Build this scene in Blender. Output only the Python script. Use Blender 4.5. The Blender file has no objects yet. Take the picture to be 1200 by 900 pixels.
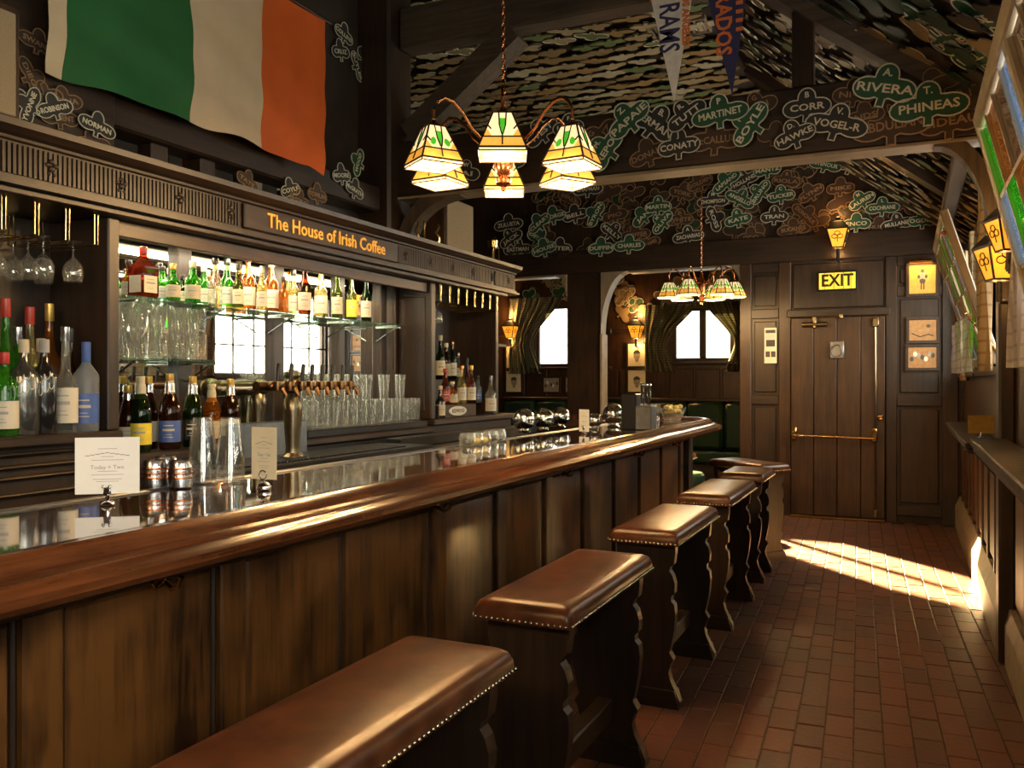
import bpy, math, random
from mathutils import Matrix, Vector
random.seed(7)
R = random.Random(11)
S = bpy.context.scene
C = S.collection
PI = math.pi
rad = math.radians

# ------------------------------------------------------------------ camera
H = 1.40
TH = math.atan(0.464)
cs, sn = math.cos(TH), math.sin(TH)
cd = bpy.data.cameras.new('camera'); cam = bpy.data.objects.new('camera', cd); C.objects.link(cam)
cd.sensor_width = 36; cd.lens = 30; cd.shift_y = -4/1200; cd.clip_start = .02; cd.clip_end = 200
cam.location = (0, 0, H); cam.rotation_euler = (PI/2, 0, TH)
S.camera = cam

# ------------------------------------------------------------------ world, sun, daylight, exposure
w = bpy.data.worlds.new('world'); S.world = w; w.use_nodes = True
wb = w.node_tree.nodes['Background']
wb.inputs[0].default_value = (1.0, .97, .9, 1); wb.inputs[1].default_value = 6.0
S.view_settings.view_transform = 'Standard'; S.view_settings.look = 'None'
S.view_settings.exposure = 0.18; S.view_settings.gamma = 1; S.view_settings.use_curve_mapping = False
def lamp(name, kind, loc, energy, color, direction=None, **kw):
    l = bpy.data.lights.new(name, kind); o = bpy.data.objects.new(name, l); C.objects.link(o)
    o.location = loc; l.energy = energy; l.color = color
    if direction is not None: o.rotation_euler = Vector(direction).to_track_quat('-Z', 'Y').to_euler()
    for k, v in kw.items(): setattr(l, k, v)
    return o
lamp('sun', 'SUN', (-9, 16, 7), 400, (1.0, .68, .32), (.9, -1, -.43), angle=rad(.9))
# daylight at the panes of the right-hand windows (one lamp per window bay)
for (y0, y1, pw) in ((-3.3, -1.5, 26), (-.9, .9, 26), (1.5, 3.46, 42), (5.0, 6.75, 34), (7.0, 9.0, 42)):
    lamp('window_daylight', 'AREA', (.665, (y0+y1)/2, 1.96), pw*(y1-y0), (1, .92, .78), (-1, 0, 0), shape='RECTANGLE', size=y1-y0, size_y=.95)

# ------------------------------------------------------------------ helpers
def at(u, v, X=None, Y=None, Z=None, D=None):
    x = (u-600)/1000; dx = -sn + x*cs; dy = cs + x*sn; dz = (446-v)/1000
    if X is not None: D = X/dx
    elif Y is not None: D = Y/dy
    elif Z is not None: D = (Z-H)/dz
    return Vector((dx*D, dy*D, H + dz*D))
def depth(u, X=None, Y=None):
    x = (u-600)/1000
    return X/(-sn+x*cs) if X is not None else Y/(cs+x*sn)

class MB:
    def __init__(s): s.v = []; s.f = []; s.mi = []
    def add(s, vs, fs, mi=0):
        n = len(s.v); s.v += [tuple(p) for p in vs]
        s.f += [tuple(i+n for i in f) for f in fs]; s.mi += [mi]*len(fs); return s
    def box(s, x0, x1, y0, y1, z0, z1, mi=0):
        x0, x1 = sorted((x0, x1)); y0, y1 = sorted((y0, y1)); z0, z1 = sorted((z0, z1))
        vs = [(x, y, z) for z in (z0, z1) for y in (y0, y1) for x in (x0, x1)]
        return s.add(vs, [(0,2,3,1),(4,5,7,6),(0,1,5,4),(2,6,7,3),(0,4,6,2),(1,3,7,5)], mi)
    def cbox(s, x0, x1, y0, y1, z0, z1, b=.01, mi=0):
        x0, x1 = sorted((x0, x1)); y0, y1 = sorted((y0, y1)); z0, z1 = sorted((z0, z1))
        b = min(b, (x1-x0)*.45, (y1-y0)*.45, (z1-z0)*.45)
        lo = (x0, y0, z0); hi = (x1, y1, z1); vs = []; idx = {}
        for a in (0, 1):
            for c in (0, 1):
                for d in (0, 1):
                    sg = (a, c, d)
                    for k in range(3):
                        p = []
                        for j in range(3):
                            e = hi[j] if sg[j] else lo[j]
                            if j != k: e += -b if sg[j] else b
                            p.append(e)
                        idx[sg+(k,)] = len(vs); vs.append(p)
        fs = []
        for k in range(3):
            i, j = [q for q in range(3) if q != k]
            for e in (0, 1):
                def key(a, c):
                    sg = [0, 0, 0]; sg[k] = e; sg[i] = a; sg[j] = c; return tuple(sg)+(k,)
                fs.append([idx[key(0,0)], idx[key(1,0)], idx[key(1,1)], idx[key(0,1)]])
            for a in (0, 1):
                for c in (0, 1):
                    def kk(e, f):
                        sg = [0, 0, 0]; sg[k] = e; sg[i] = a; sg[j] = c; return tuple(sg)+(f,)
                    fs.append([idx[kk(0,i)], idx[kk(1,i)], idx[kk(1,j)], idx[kk(0,j)]])
        for a in (0, 1):
            for c in (0, 1):
                for d in (0, 1): fs.append([idx[(a,c,d,0)], idx[(a,c,d,1)], idx[(a,c,d,2)]])
        ct = Vector(((x0+x1)/2, (y0+y1)/2, (z0+z1)/2)); out = []
        for f in fs:
            p = [Vector(vs[q]) for q in f]; nn = (p[1]-p[0]).cross(p[2]-p[0]); m = sum(p, Vector())/len(p)
            out.append(tuple(f) if nn.dot(m-ct) > 0 else tuple(reversed(f)))
        return s.add(vs, out, mi)
    def lathe(s, prof, seg=16, c=(0,0,0), mi=0, axis='z', a0=0):
        vs = []
        for (r, z) in prof:
            for k in range(seg):
                a = a0 + 2*PI*k/seg; p = (r*math.cos(a), r*math.sin(a), z)
                if axis == 'y': p = (p[0], p[2], -p[1])
                elif axis == 'x': p = (p[2], p[1], -p[0])
                vs.append((p[0]+c[0], p[1]+c[1], p[2]+c[2]))
        fs = []
        for i in range(len(prof)-1):
            for k in range(seg):
                k2 = (k+1) % seg
                fs.append((i*seg+k, i*seg+k2, (i+1)*seg+k2, (i+1)*seg+k))
        if prof[0][0] > 1e-5: fs.append(tuple(reversed(range(seg))))
        if prof[-1][0] > 1e-5: fs.append(tuple(range((len(prof)-1)*seg, len(prof)*seg)))
        return s.add(vs, fs, mi)
    def sphere(s, c, r, seg=16, rings=8, mi=0, sz=1):
        return s.lathe([(max(1e-6, r*math.sin(PI*i/rings)), -r*sz*math.cos(PI*i/rings)) for i in range(rings+1)], seg, c, mi)
    def tube(s, pts, r, seg=6, mi=0, closed=False):
        pts = [Vector(p) for p in pts]; n = len(pts); vs = []; rr = r if isinstance(r, (list, tuple)) else [r]*n
        for i, p in enumerate(pts):
            if closed: t = pts[(i+1) % n] - pts[i-1]
            else: t = pts[min(i+1, n-1)] - pts[max(i-1, 0)]
            t.normalize()
            up = Vector((0,0,1)) if abs(t.z) < .95 else Vector((0,1,0))
            a = t.cross(up).normalized(); b = a.cross(t)
            for k in range(seg):
                q = 2*PI*k/seg; vs.append(p + a*(rr[i]*math.cos(q)) + b*(rr[i]*math.sin(q)))
        fs = []
        for i in range(n if closed else n-1):
            j = (i+1) % n
            for k in range(seg):
                k2 = (k+1) % seg; fs.append((i*seg+k, i*seg+k2, j*seg+k2, j*seg+k))
        if not closed: fs += [tuple(reversed(range(seg))), tuple(range((n-1)*seg, n*seg))]
        return s.add(vs, fs, mi)
    def prism(s, poly, axis, a0, a1, mi=0):
        # poly: 2D points; axis x -> (y,z); y -> (x,z); z -> (x,y)
        def P(p, a):
            return (a, p[0], p[1]) if axis == 'x' else (p[0], a, p[1]) if axis == 'y' else (p[0], p[1], a)
        n = len(poly)
        ar = sum(poly[i][0]*poly[(i+1)%n][1]-poly[(i+1)%n][0]*poly[i][1] for i in range(n))
        if ar < 0: poly = list(reversed(poly))
        if axis == 'y': poly = list(reversed(poly))
        vs = [P(p, a0) for p in poly] + [P(p, a1) for p in poly]
        fs = [tuple(reversed(range(n))), tuple(range(n, 2*n))] + [(i, (i+1)%n, n+(i+1)%n, n+i) for i in range(n)]
        return s.add(vs, fs, mi)
    def beam(s, p, q, wdt, hgt, up=(0,0,1), mi=0):
        p = Vector(p); q = Vector(q); t = (q-p).normalized(); a = t.cross(Vector(up)).normalized(); b = a.cross(t)
        vs = [e + a*(i*wdt/2) + b*(j*hgt/2) for e in (p, q) for (i, j) in ((-1,-1),(1,-1),(1,1),(-1,1))]
        return s.add(vs, [(3,2,1,0),(4,5,6,7),(0,1,5,4),(1,2,6,5),(2,3,7,6),(3,0,4,7)], mi)
    def sheet(s, fn, nu, nv, th=.003, mi=0):
        # fn(i/nu, j/nv) -> (point, normal-ish); closed thin sheet
        f = []; b = []
        for j in range(nv+1):
            for i in range(nu+1):
                p, nn = fn(i/nu, j/nv); p = Vector(p); nn = Vector(nn).normalized()
                f.append(p+nn*th/2); b.append(p-nn*th/2)
        k = len(f); W = nu+1; fs = []
        for j in range(nv):
            for i in range(nu):
                a = j*W+i; fs.append((a, a+1, a+W+1, a+W)); fs.append((k+a+W, k+a+W+1, k+a+1, k+a))
        ed = [i for i in range(W)] + [j*W+nu for j in range(1, nv+1)] + [nv*W+i for i in range(nu-1, -1, -1)] + [j*W for j in range(nv-1, 0, -1)]
        for i in range(len(ed)):
            a, c = ed[i], ed[(i+1) % len(ed)]; fs.append((c, a, k+a, k+c))
        return s.add(f+b, fs, mi)
    def xf(s, M, start=0):
        s.v[start:] = [tuple(M @ Vector(p)) for p in s.v[start:]]; return s
    def mesh(s, name, mats, smooth=None):
        me = bpy.data.meshes.new(name); me.from_pydata(s.v, [], s.f)
        for m in (mats if isinstance(mats, (list, tuple)) else [mats]): me.materials.append(m)
        if any(s.mi): me.polygons.foreach_set('material_index', s.mi)
        if smooth is not None:
            me.polygons.foreach_set('use_smooth', [True]*len(me.polygons)); me.set_sharp_from_angle(angle=rad(smooth))
        me.update(); return me

def link(name, me, parent=None, world=False):
    o = bpy.data.objects.new(name, me); C.objects.link(o)
    if parent is not None:
        o.parent = parent
        if world: 
            p = parent; l = Vector()
            while p is not None: l += p.location; p = p.parent
            o.location = -l
    return o
def tag(o, label=None, cat=None, group=None, kind=None):
    if label: o['label'] = label
    if cat: o['category'] = cat
    if group: o['group'] = group
    if kind: o['kind'] = kind
    return o
def obj(name, mb, m, parent=None, smooth=None, world=False, label=None, cat=None, group=None, kind=None):
    return tag(link(name, mb.mesh(name, m, smooth), parent, world), label, cat, group, kind)
def thing(name, label, cat, loc=(0,0,0), rz=0, group=None, kind=None):
    o = bpy.data.objects.new(name, None); C.objects.link(o); o.empty_display_size = .05
    o.location = loc; o.rotation_euler = (0, 0, rz)
    return tag(o, label, cat, group, kind)
def centred(name, mb, m, smooth=None, **kw):
    # one-mesh thing whose origin sits at its base
    xs = [p[0] for p in mb.v]; ys = [p[1] for p in mb.v]; zs = [p[2] for p in mb.v]
    c = Vector(((min(xs)+max(xs))/2, (min(ys)+max(ys))/2, min(zs)))
    mb.v = [(p[0]-c.x, p[1]-c.y, p[2]-c.z) for p in mb.v]
    o = obj(name, mb, m, smooth=smooth, **kw); o.location = c; return o
def copy_tree(o, parent=None):
    c = o.copy(); C.objects.link(c); c.parent = parent
    for ch in list(o.children): copy_tree(ch, c)
    return c
ORD = 'first second third fourth fifth sixth seventh eighth ninth tenth eleventh twelfth thirteenth fourteenth fifteenth sixteenth seventeenth eighteenth nineteenth twentieth'.split()
def ordn(i):
    if i < 20: return ORD[i]
    t = {2:'twenty', 3:'thirty', 4:'forty', 5:'fifty', 6:'sixty'}; k = i+1
    return t[k//10][:-1]+'ieth' if k % 10 == 0 else t[k//10]+'-'+ORD[k%10-1]

FCUR = {}
def text_mesh(s, size, m, extrude=.0015, bold=0.0, spacing=1.0, width=None):
    cu = bpy.data.curves.new('lettering', 'FONT'); cu.body = s; cu.size = size; cu.extrude = extrude
    cu.align_x = 'CENTER'; cu.align_y = 'CENTER'; cu.resolution_u = 2; cu.offset = bold; cu.space_character = spacing
    o = bpy.data.objects.new('lettering', cu); C.objects.link(o)
    dg = bpy.context.evaluated_depsgraph_get(); me = bpy.data.meshes.new_from_object(o.evaluated_get(dg))
    bpy.data.objects.remove(o); bpy.data.curves.remove(cu)
    if width:
        xs = [v.co.x for v in me.vertices]
        if xs:
            k = width/max(1e-6, max(xs)-min(xs))
            for v in me.vertices: v.co.x *= k
    me.materials.clear(); me.materials.append(m); me.name = 'lettering'; return me
FACE_X = Matrix.Rotation(PI/2, 4, 'Z') @ Matrix.Rotation(PI/2, 4, 'X')     # lies in YZ, faces +X
FACE_NY = Matrix.Rotation(PI/2, 4, 'X')                                    # lies in XZ, faces -Y
FACE_DN = Matrix.Rotation(PI, 4, 'X')                                      # faces down

# ------------------------------------------------------------------ materials
def newmat(name):
    m = bpy.data.materials.new(name); m.use_nodes = True; nt = m.node_tree
    return m, nt, nt.nodes['Principled BSDF'], nt.nodes, nt.links
def plain(name, col, rough=.5, metal=0, coat=0, es=0, ec=None, var=.12, nscale=30, bump=0, spec=None):
    m, nt, b, N, L = newmat(name)
    b.inputs['Roughness'].default_value = rough; b.inputs['Metallic'].default_value = metal
    b.inputs['Coat Weight'].default_value = coat
    if spec is not None: b.inputs['Specular IOR Level'].default_value = spec
    tc = N.new('ShaderNodeTexCoord'); no = N.new('ShaderNodeTexNoise'); no.inputs['Scale'].default_value = nscale; no.inputs['Detail'].default_value = 4
    L.new(tc.outputs['Object'], no.inputs['Vector'])
    rp = N.new('ShaderNodeValToRGB')
    rp.color_ramp.elements[0].position = .3; rp.color_ramp.elements[1].position = .7
    rp.color_ramp.elements[0].color = tuple(c*(1-var) for c in col)+(1,)
    rp.color_ramp.elements[1].color = tuple(min(1, c*(1+var)) for c in col)+(1,)
    L.new(no.outputs['Fac'], rp.inputs['Fac']); L.new(rp.outputs['Color'], b.inputs['Base Color'])
    if es:
        b.inputs['Emission Color'].default_value = tuple(ec or col)+(1,); b.inputs['Emission Strength'].default_value = es
    if bump:
        bp = N.new('ShaderNodeBump'); bp.inputs['Strength'].default_value = bump; bp.inputs['Distance'].default_value = .01
        L.new(no.outputs['Fac'], bp.inputs['Height']); L.new(bp.outputs['Normal'], b.inputs['Normal'])
    return m
def wood(name, c1, c2, axis='z', rough=.4, scale=9, coat=0, bump=.25, stretch=.07, blot=.5):
    m, nt, b, N, L = newmat(name)
    tc = N.new('ShaderNodeTexCoord'); mp = N.new('ShaderNodeMapping'); L.new(tc.outputs['Object'], mp.inputs['Vector'])
    sc = [1, 1, 1]; sc['xyz'.index(axis)] = stretch; mp.inputs['Scale'].default_value = sc
    n1 = N.new('ShaderNodeTexNoise'); n1.inputs['Scale'].default_value = scale*4; n1.inputs['Detail'].default_value = 8; n1.inputs['Roughness'].default_value = .65
    L.new(mp.outputs['Vector'], n1.inputs['Vector'])
    n2 = N.new('ShaderNodeTexNoise'); n2.inputs['Scale'].default_value = scale*.35; n2.inputs['Detail'].default_value = 3
    L.new(tc.outputs['Object'], n2.inputs['Vector'])
    mx = N.new('ShaderNodeMath'); mx.operation = 'MULTIPLY_ADD'; mx.inputs[1].default_value = blot; 
    ad = N.new('ShaderNodeMath'); ad.operation = 'SUBTRACT'; ad.inputs[1].default_value = .5
    L.new(n2.outputs['Fac'], ad.inputs[0]); L.new(ad.outputs[0], mx.inputs[0]); L.new(n1.outputs['Fac'], mx.inputs[2])
    rp = N.new('ShaderNodeValToRGB'); rp.color_ramp.elements[0].position = .32; rp.color_ramp.elements[1].position = .68
    rp.color_ramp.elements[0].color = c1+(1,); rp.color_ramp.elements[1].color = c2+(1,)
    L.new(mx.outputs[0], rp.inputs['Fac']); L.new(rp.outputs['Color'], b.inputs['Base Color'])
    b.inputs['Roughness'].default_value = rough; b.inputs['Coat Weight'].default_value = coat; b.inputs['Coat Roughness'].default_value = .12
    if bump:
        bp = N.new('ShaderNodeBump'); bp.inputs['Strength'].default_value = bump; bp.inputs['Distance'].default_value = .004
        L.new(n1.outputs['Fac'], bp.inputs['Height']); L.new(bp.outputs['Normal'], b.inputs['Normal'])
    return m
def glassm(name, col, diff=.0, dcol=None, rough=.02, blend=.12, gl=1.0):
    m, nt, b, N, L = newmat(name); N.remove(b); out = N['Material Output']
    tr = N.new('ShaderNodeBsdfTransparent'); tr.inputs[0].default_value = col+(1,)
    go = N.new('ShaderNodeBsdfGlossy'); go.inputs[0].default_value = (gl, gl, gl, 1); go.inputs['Roughness'].default_value = rough
    lw = N.new('ShaderNodeLayerWeight'); lw.inputs['Blend'].default_value = blend
    pw = N.new('ShaderNodeMath'); pw.operation = 'POWER'; pw.inputs[1].default_value = 3.5; lw.inputs['Blend'].default_value = .5; L.new(lw.outputs['Facing'], pw.inputs[0])
    ma = N.new('ShaderNodeMath'); ma.operation = 'MULTIPLY_ADD'; ma.use_clamp = True; ma.inputs[1].default_value = .85; ma.inputs[2].default_value = .025+blend*.12; L.new(pw.outputs[0], ma.inputs[0])
    m1 = N.new('ShaderNodeMixShader'); L.new(ma.outputs[0], m1.inputs[0]); L.new(tr.outputs[0], m1.inputs[1]); L.new(go.outputs[0], m1.inputs[2])
    if diff:
        dc = dcol or col
        df = N.new('ShaderNodeBsdfDiffuse'); df.inputs[0].default_value = dc+(1,)
        tl = N.new('ShaderNodeBsdfTranslucent'); tl.inputs[0].default_value = dc+(1,)
        m0 = N.new('ShaderNodeMixShader'); m0.inputs[0].default_value = .5; L.new(df.outputs[0], m0.inputs[1]); L.new(tl.outputs[0], m0.inputs[2])
        m2 = N.new('ShaderNodeMixShader'); m2.inputs[0].default_value = diff; L.new(m1.outputs[0], m2.inputs[1]); L.new(m0.outputs[0], m2.inputs[2])
        L.new(m2.outputs[0], out.inputs['Surface'])
    else: L.new(m1.outputs[0], out.inputs['Surface'])
    return m
def randmat(name, cols, rough=.6, bump=.2, nscale=40, coat=0):
    # colour picked per piece (object random + mesh island random)
    m, nt, b, N, L = newmat(name)
    oi = N.new('ShaderNodeObjectInfo'); ge = N.new('ShaderNodeNewGeometry')
    ad = N.new('ShaderNodeMath'); ad.operation = 'ADD'; L.new(oi.outputs['Random'], ad.inputs[0]); L.new(ge.outputs['Random Per Island'], ad.inputs[1])
    fr = N.new('ShaderNodeMath'); fr.operation = 'FRACT'; L.new(ad.outputs[0], fr.inputs[0])
    rp = N.new('ShaderNodeValToRGB'); e = rp.color_ramp.elements; rp.color_ramp.interpolation = 'CONSTANT'
    while len(e) < len(cols): e.new(.5)
    for i, c in enumerate(cols): e[i].position = i/len(cols); e[i].color = c+(1,)
    L.new(fr.outputs[0], rp.inputs['Fac'])
    tc = N.new('ShaderNodeTexCoord'); no = N.new('ShaderNodeTexNoise'); no.inputs['Scale'].default_value = nscale; no.inputs['Detail'].default_value = 5
    L.new(tc.outputs['Object'], no.inputs['Vector'])
    hs = N.new('ShaderNodeMix'); hs.data_type = 'RGBA'; hs.blend_type = 'MULTIPLY'; hs.inputs['Factor'].default_value = .5
    L.new(rp.outputs['Color'], hs.inputs['A']); L.new(no.outputs['Color'], hs.inputs['B'])
    gr = N.new('ShaderNodeRGBToBW'); L.new(no.outputs['Color'], gr.inputs[0]); L.new(gr.outputs[0], hs.inputs['B'])
    L.new(hs.outputs['Result'], b.inputs['Base Color'])
    b.inputs['Roughness'].default_value = rough; b.inputs['Coat Weight'].default_value = coat
    bp = N.new('ShaderNodeBump'); bp.inputs['Strength'].default_value = bump; bp.inputs['Distance'].default_value = .006
    L.new(no.outputs['Fac'], bp.inputs['Height']); L.new(bp.outputs['Normal'], b.inputs['Normal'])
    return m
def fabric(name, base, line, su=14, sv=14, trans=.35):
    m, nt, b, N, L = newmat(name); N.remove(b); out = N['Material Output']
    tc = N.new('ShaderNodeTexCoord')
    def wave(ax, sc):
        wv = N.new('ShaderNodeTexWave'); wv.bands_direction = ax; wv.inputs['Scale'].default_value = sc; L.new(tc.outputs['Object'], wv.inputs['Vector'])
        r = N.new('ShaderNodeValToRGB'); r.color_ramp.elements[0].position = .82; r.color_ramp.elements[1].position = .95; L.new(wv.outputs['Fac'], r.inputs['Fac']); return r
    a = wave('Y', su); c = wave('Z', sv)
    mx = N.new('ShaderNodeMath'); mx.operation = 'MAXIMUM'; L.new(a.outputs[0], mx.inputs[0]); L.new(c.outputs[0], mx.inputs[1])
    mc = N.new('ShaderNodeMix'); mc.data_type = 'RGBA'; mc.inputs['A'].default_value = base+(1,); mc.inputs['B'].default_value = line+(1,)
    L.new(mx.outputs[0], mc.inputs['Factor'])
    d = N.new('ShaderNodeBsdfDiffuse'); t = N.new('ShaderNodeBsdfTranslucent'); L.new(mc.outputs['Result'], d.inputs[0]); L.new(mc.outputs['Result'], t.inputs[0])
    ms = N.new('ShaderNodeMixShader'); ms.inputs[0].default_value = trans; L.new(d.outputs[0], ms.inputs[1]); L.new(t.outputs[0], ms.inputs[2]); L.new(ms.outputs[0], out.inputs['Surface'])
    return m

M = {}
for ax in 'xyz':
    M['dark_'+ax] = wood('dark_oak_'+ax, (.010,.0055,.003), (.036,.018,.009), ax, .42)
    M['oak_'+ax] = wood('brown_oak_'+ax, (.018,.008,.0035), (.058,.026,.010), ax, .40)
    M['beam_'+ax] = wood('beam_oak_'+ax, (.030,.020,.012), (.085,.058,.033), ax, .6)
M['panel'] = wood('bar_panel', (.020,.0075,.0022), (.138,.053,.012), 'z', .34, 8, .2, blot=1.5)
M['rail'] = wood('mahogany_rail', (.040,.011,.004), (.150,.046,.014), 'y', .2, 9, .7, bump=.08)
M['railx'] = M['rail']
M['bartop'] = plain('bar_top_lacquer', (.085,.042,.020), .05, 0, 1.0, var=.35, nscale=5)
M['steel'] = plain('brushed_steel', (.55,.55,.56), .22, 1)
M['chrome'] = plain('chrome', (.82,.81,.80), .06, 1, var=.03)
M['satin'] = plain('satin_steel', (.80,.77,.72), .17, 1, var=.04)
M['zinc'] = plain('dull_zinc', (.22,.22,.22), .35, .9)
M['black_steel'] = plain('blackened_steel', (.03,.03,.032), .35, .6)
M['pewter'] = plain('antique_brass_drum', (.24,.19,.12), .28, 1)
M['brass'] = plain('polished_brass', (.62,.42,.17), .18, 1)
M['nail'] = plain('nail_heads', (.62,.52,.36), .25, 1)
M['copper'] = plain('copper', (.55,.22,.09), .25, 1)
M['bronze'] = plain('dark_bronze', (.20,.11,.05), .3, 1)
M['iron'] = plain('black_iron', (.015,.013,.012), .5, .5)
M['leather'] = plain('brown_leather', (.080,.026,.010), .30, 0, .0, var=.4, nscale=14, bump=.08, spec=.32)
M['green_leather'] = plain('green_leather', (.012,.035,.018), .28, 0, .2, var=.2, bump=.1)
M['mirror'] = plain('mirror_glass', (.78,.78,.74), .015, 1, var=.02)
M['glass'] = glassm('clear_glass', (.97,.985,.97), .06, (.97,.97,.93), blend=.42)
M['thin'] = glassm('thin_stemware_glass', (.97,.98,.97), .05, (.95,.95,.9), blend=.40)
M['pane'] = glassm('window_pane', (.93,.95,.93), 0, blend=.25)
M['shelf_glass'] = glassm('shelf_glass', (.78,.92,.85), .03, (.35,.6,.5), blend=.2)
M['b_green'] = glassm('green_bottle_glass', (.25,.68,.16), .35, (.07,.34,.03), blend=.15)
M['b_dgreen'] = glassm('dark_green_bottle_glass', (.14,.24,.08), .35, (.02,.05,.012), blend=.15)
M['b_olive'] = glassm('olive_bottle_glass', (.42,.50,.14), .35, (.10,.13,.02), blend=.15)
M['b_amber'] = glassm('amber_bottle_glass', (.85,.48,.10), .30, (.45,.16,.015), blend=.15)
M['b_brown'] = glassm('brown_bottle_glass', (.28,.10,.03), .35, (.07,.022,.006), blend=.15)
M['b_red'] = glassm('dark_red_bottle_glass', (.45,.12,.05), .45, (.17,.03,.012), blend=.15)
M['b_clear'] = glassm('clear_bottle_glass', (.90,.92,.88), .14, (.75,.76,.7), blend=.2)
M['b_pale'] = glassm('pale_gold_bottle_glass', (.92,.86,.55), .25, (.6,.5,.2), blend=.15)
M['b_frost'] = glassm('frosted_bottle_glass', (.75,.8,.85), .5, (.5,.55,.6), .3, .15)
M['b_black'] = plain('black_bottle_coating', (.012,.011,.012), .2, 0, .6)
M['b_grey'] = plain('grey_metal_bottle_coating', (.16,.16,.15), .22, .8, .3)
M['paper'] = plain('paper_label', (.50,.45,.33), .6, var=.1)
M['card_white'] = plain('white_card_stock', (.85,.85,.82), .6, var=.02)
M['paper_white'] = plain('white_card', (.62,.58,.48), .6, var=.02)
M['cream'] = plain('cream_card', (.72,.65,.47), .6, var=.04)
M['yellow'] = plain('yellow_label', (.75,.6,.05), .5)
M['blue'] = plain('blue_label', (.06,.12,.38), .4)
M['red'] = plain('red_cap', (.35,.03,.02), .35)
M['gold'] = plain('gold_cap', (.62,.40,.10), .3, .6)
M['black'] = plain('black_plastic', (.01,.01,.01), .35)
M['grey_ink'] = plain('grey_ink', (.33,.33,.33), .7)
M['dark_ink'] = plain('dark_ink', (.05,.045,.04), .7)
M['sign_gold'] = plain('gilt_lettering', (.80,.42,.06), .4, 0, .3)
M['letter'] = plain('cream_lettering', (.55,.50,.36), .7)
M['letter_orange'] = plain('brown_lettering', (.28,.12,.035), .7)
M['flag_green'] = plain('flag_green_cloth', (.006,.085,.016), .8, var=.1, nscale=6)
M['flag_white'] = plain('flag_cream_cloth', (.46,.36,.23), .8, var=.06, nscale=6)
M['flag_orange'] = plain('flag_orange_cloth', (.50,.085,.004), .8, var=.1, nscale=6)
M['card_green'] = plain('green_card', (.012,.065,.026), .7)
M['card_black'] = plain('blackish_card', (.018,.016,.013), .7)
M['card_brown'] = plain('brown_card', (.045,.022,.011), .7)
M['card_dim'] = plain('dim_brown_outline', (.25,.15,.065), .7)
M['card_line'] = plain('pale_outline', (.46,.44,.34), .7)
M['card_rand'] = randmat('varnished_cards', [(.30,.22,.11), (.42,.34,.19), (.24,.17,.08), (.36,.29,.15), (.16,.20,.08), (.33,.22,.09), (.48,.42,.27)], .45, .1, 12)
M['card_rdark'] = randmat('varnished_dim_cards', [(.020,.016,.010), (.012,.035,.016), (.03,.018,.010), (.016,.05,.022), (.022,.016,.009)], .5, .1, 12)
M['brick'] = randmat('floor_brick', [(.112,.037,.023), (.140,.049,.029), (.095,.036,.025), (.120,.056,.035), (.152,.052,.031)], .46, .35, 35, 0)
M['mortar'] = plain('floor_mortar', (.050,.034,.022), .8, var=.3, nscale=20, bump=.3)
M['plaster'] = plain('dark_plaster', (.030,.020,.013), .6, var=.3, nscale=8)
M['lintel'] = plain('pale_wood', (.20,.155,.10), .5, var=.2, nscale=9)
M['shade_w'] = plain('lit_cream_glass', (.9,.75,.45), .3, es=.9, ec=(1.0,.72,.36))
M['shade_y'] = plain('lit_amber_glass', (.9,.55,.15), .3, es=.62, ec=(1.0,.42,.04))
M['shade_g'] = plain('lit_green_glass', (.1,.5,.05), .3, es=.35, ec=(.10,.85,.03))
M['bulb'] = plain('lamp_bulb', (1,.9,.7), .3, es=25, ec=(1,.75,.4))
M['tube'] = plain('strip_lamp_tube', (1,.85,.6), .3, es=3, ec=(1,.75,.4))
M['lantern_glass'] = plain('lit_lantern_glass', (.8,.4,.06), .3, es=1.0, ec=(1.0,.36,.02))
M['exit_glass'] = plain('lit_exit_glass', (.6,.5,.06), .3, es=.75, ec=(1.0,.62,.03))
M['lead'] = plain('lead_came', (.03,.02,.012), .5, .4)
M['curtain'] = fabric('beige_plaid', (.34,.25,.14), (.24,.165,.09), 5, 5, .35)
M['curtain_pale'] = fabric('pale_plaid', (.60,.56,.52), (.47,.42,.40), 6, 6, .5)
M['curtain_grey'] = fabric('grey_green_plaid', (.20,.19,.13), (.11,.10,.06), 9, 9, .3)
M['grille'] = plain('speaker_cloth', (.24,.175,.10), .8, var=.3, nscale=300)
M['refl_green'] = glassm('green_reflection_pane', (.12,.6,.10), .25, (.02,.16,.015))  # these four tints paint reflections into clear sash panes
M['refl_blue'] = glassm('blue_reflection_pane', (.45,.58,.75), .25, (.08,.12,.2))
M['refl_amber'] = glassm('amber_reflection_pane', (.45,.28,.12), .35, (.12,.06,.02))
M['refl_dark'] = glassm('dark_reflection_pane', (.30,.24,.18), .35, (.08,.055,.035))
M['bread'] = plain('yellow_wrapped_sweets', (.62,.46,.14), .45, var=.4, nscale=40)
M['lemon'] = plain('lemon', (.75,.52,.06), .5)
M['pennant_white'] = plain('white_felt', (.62,.56,.47), .9)
M['pennant_navy'] = plain('navy_felt', (.030,.028,.085), .9)
M['felt_orange'] = plain('orange_felt', (.60,.15,.03), .9)
M['skin'] = plain('sketch_grey', (.30,.26,.20), .7, var=.3)
M['photo'] = plain('photograph_greys', (.28,.26,.22), .5, var=.8, nscale=90)
M['boxer'] = plain('amber_print', (.62,.30,.05), .6)
M['ledge'] = plain('black_stained_wood', (.013,.009,.007), .45, var=.5, nscale=25, bump=.5, spec=.3)
M['speckle'] = plain('old_print', (.30,.15,.05), .6, var=.2)

# ================================================================== STRUCTURE
def struct(name, mb, m, label=None, parent=None, smooth=None):
    return obj(name, mb, m, parent, smooth, label=label, kind='structure')

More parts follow.
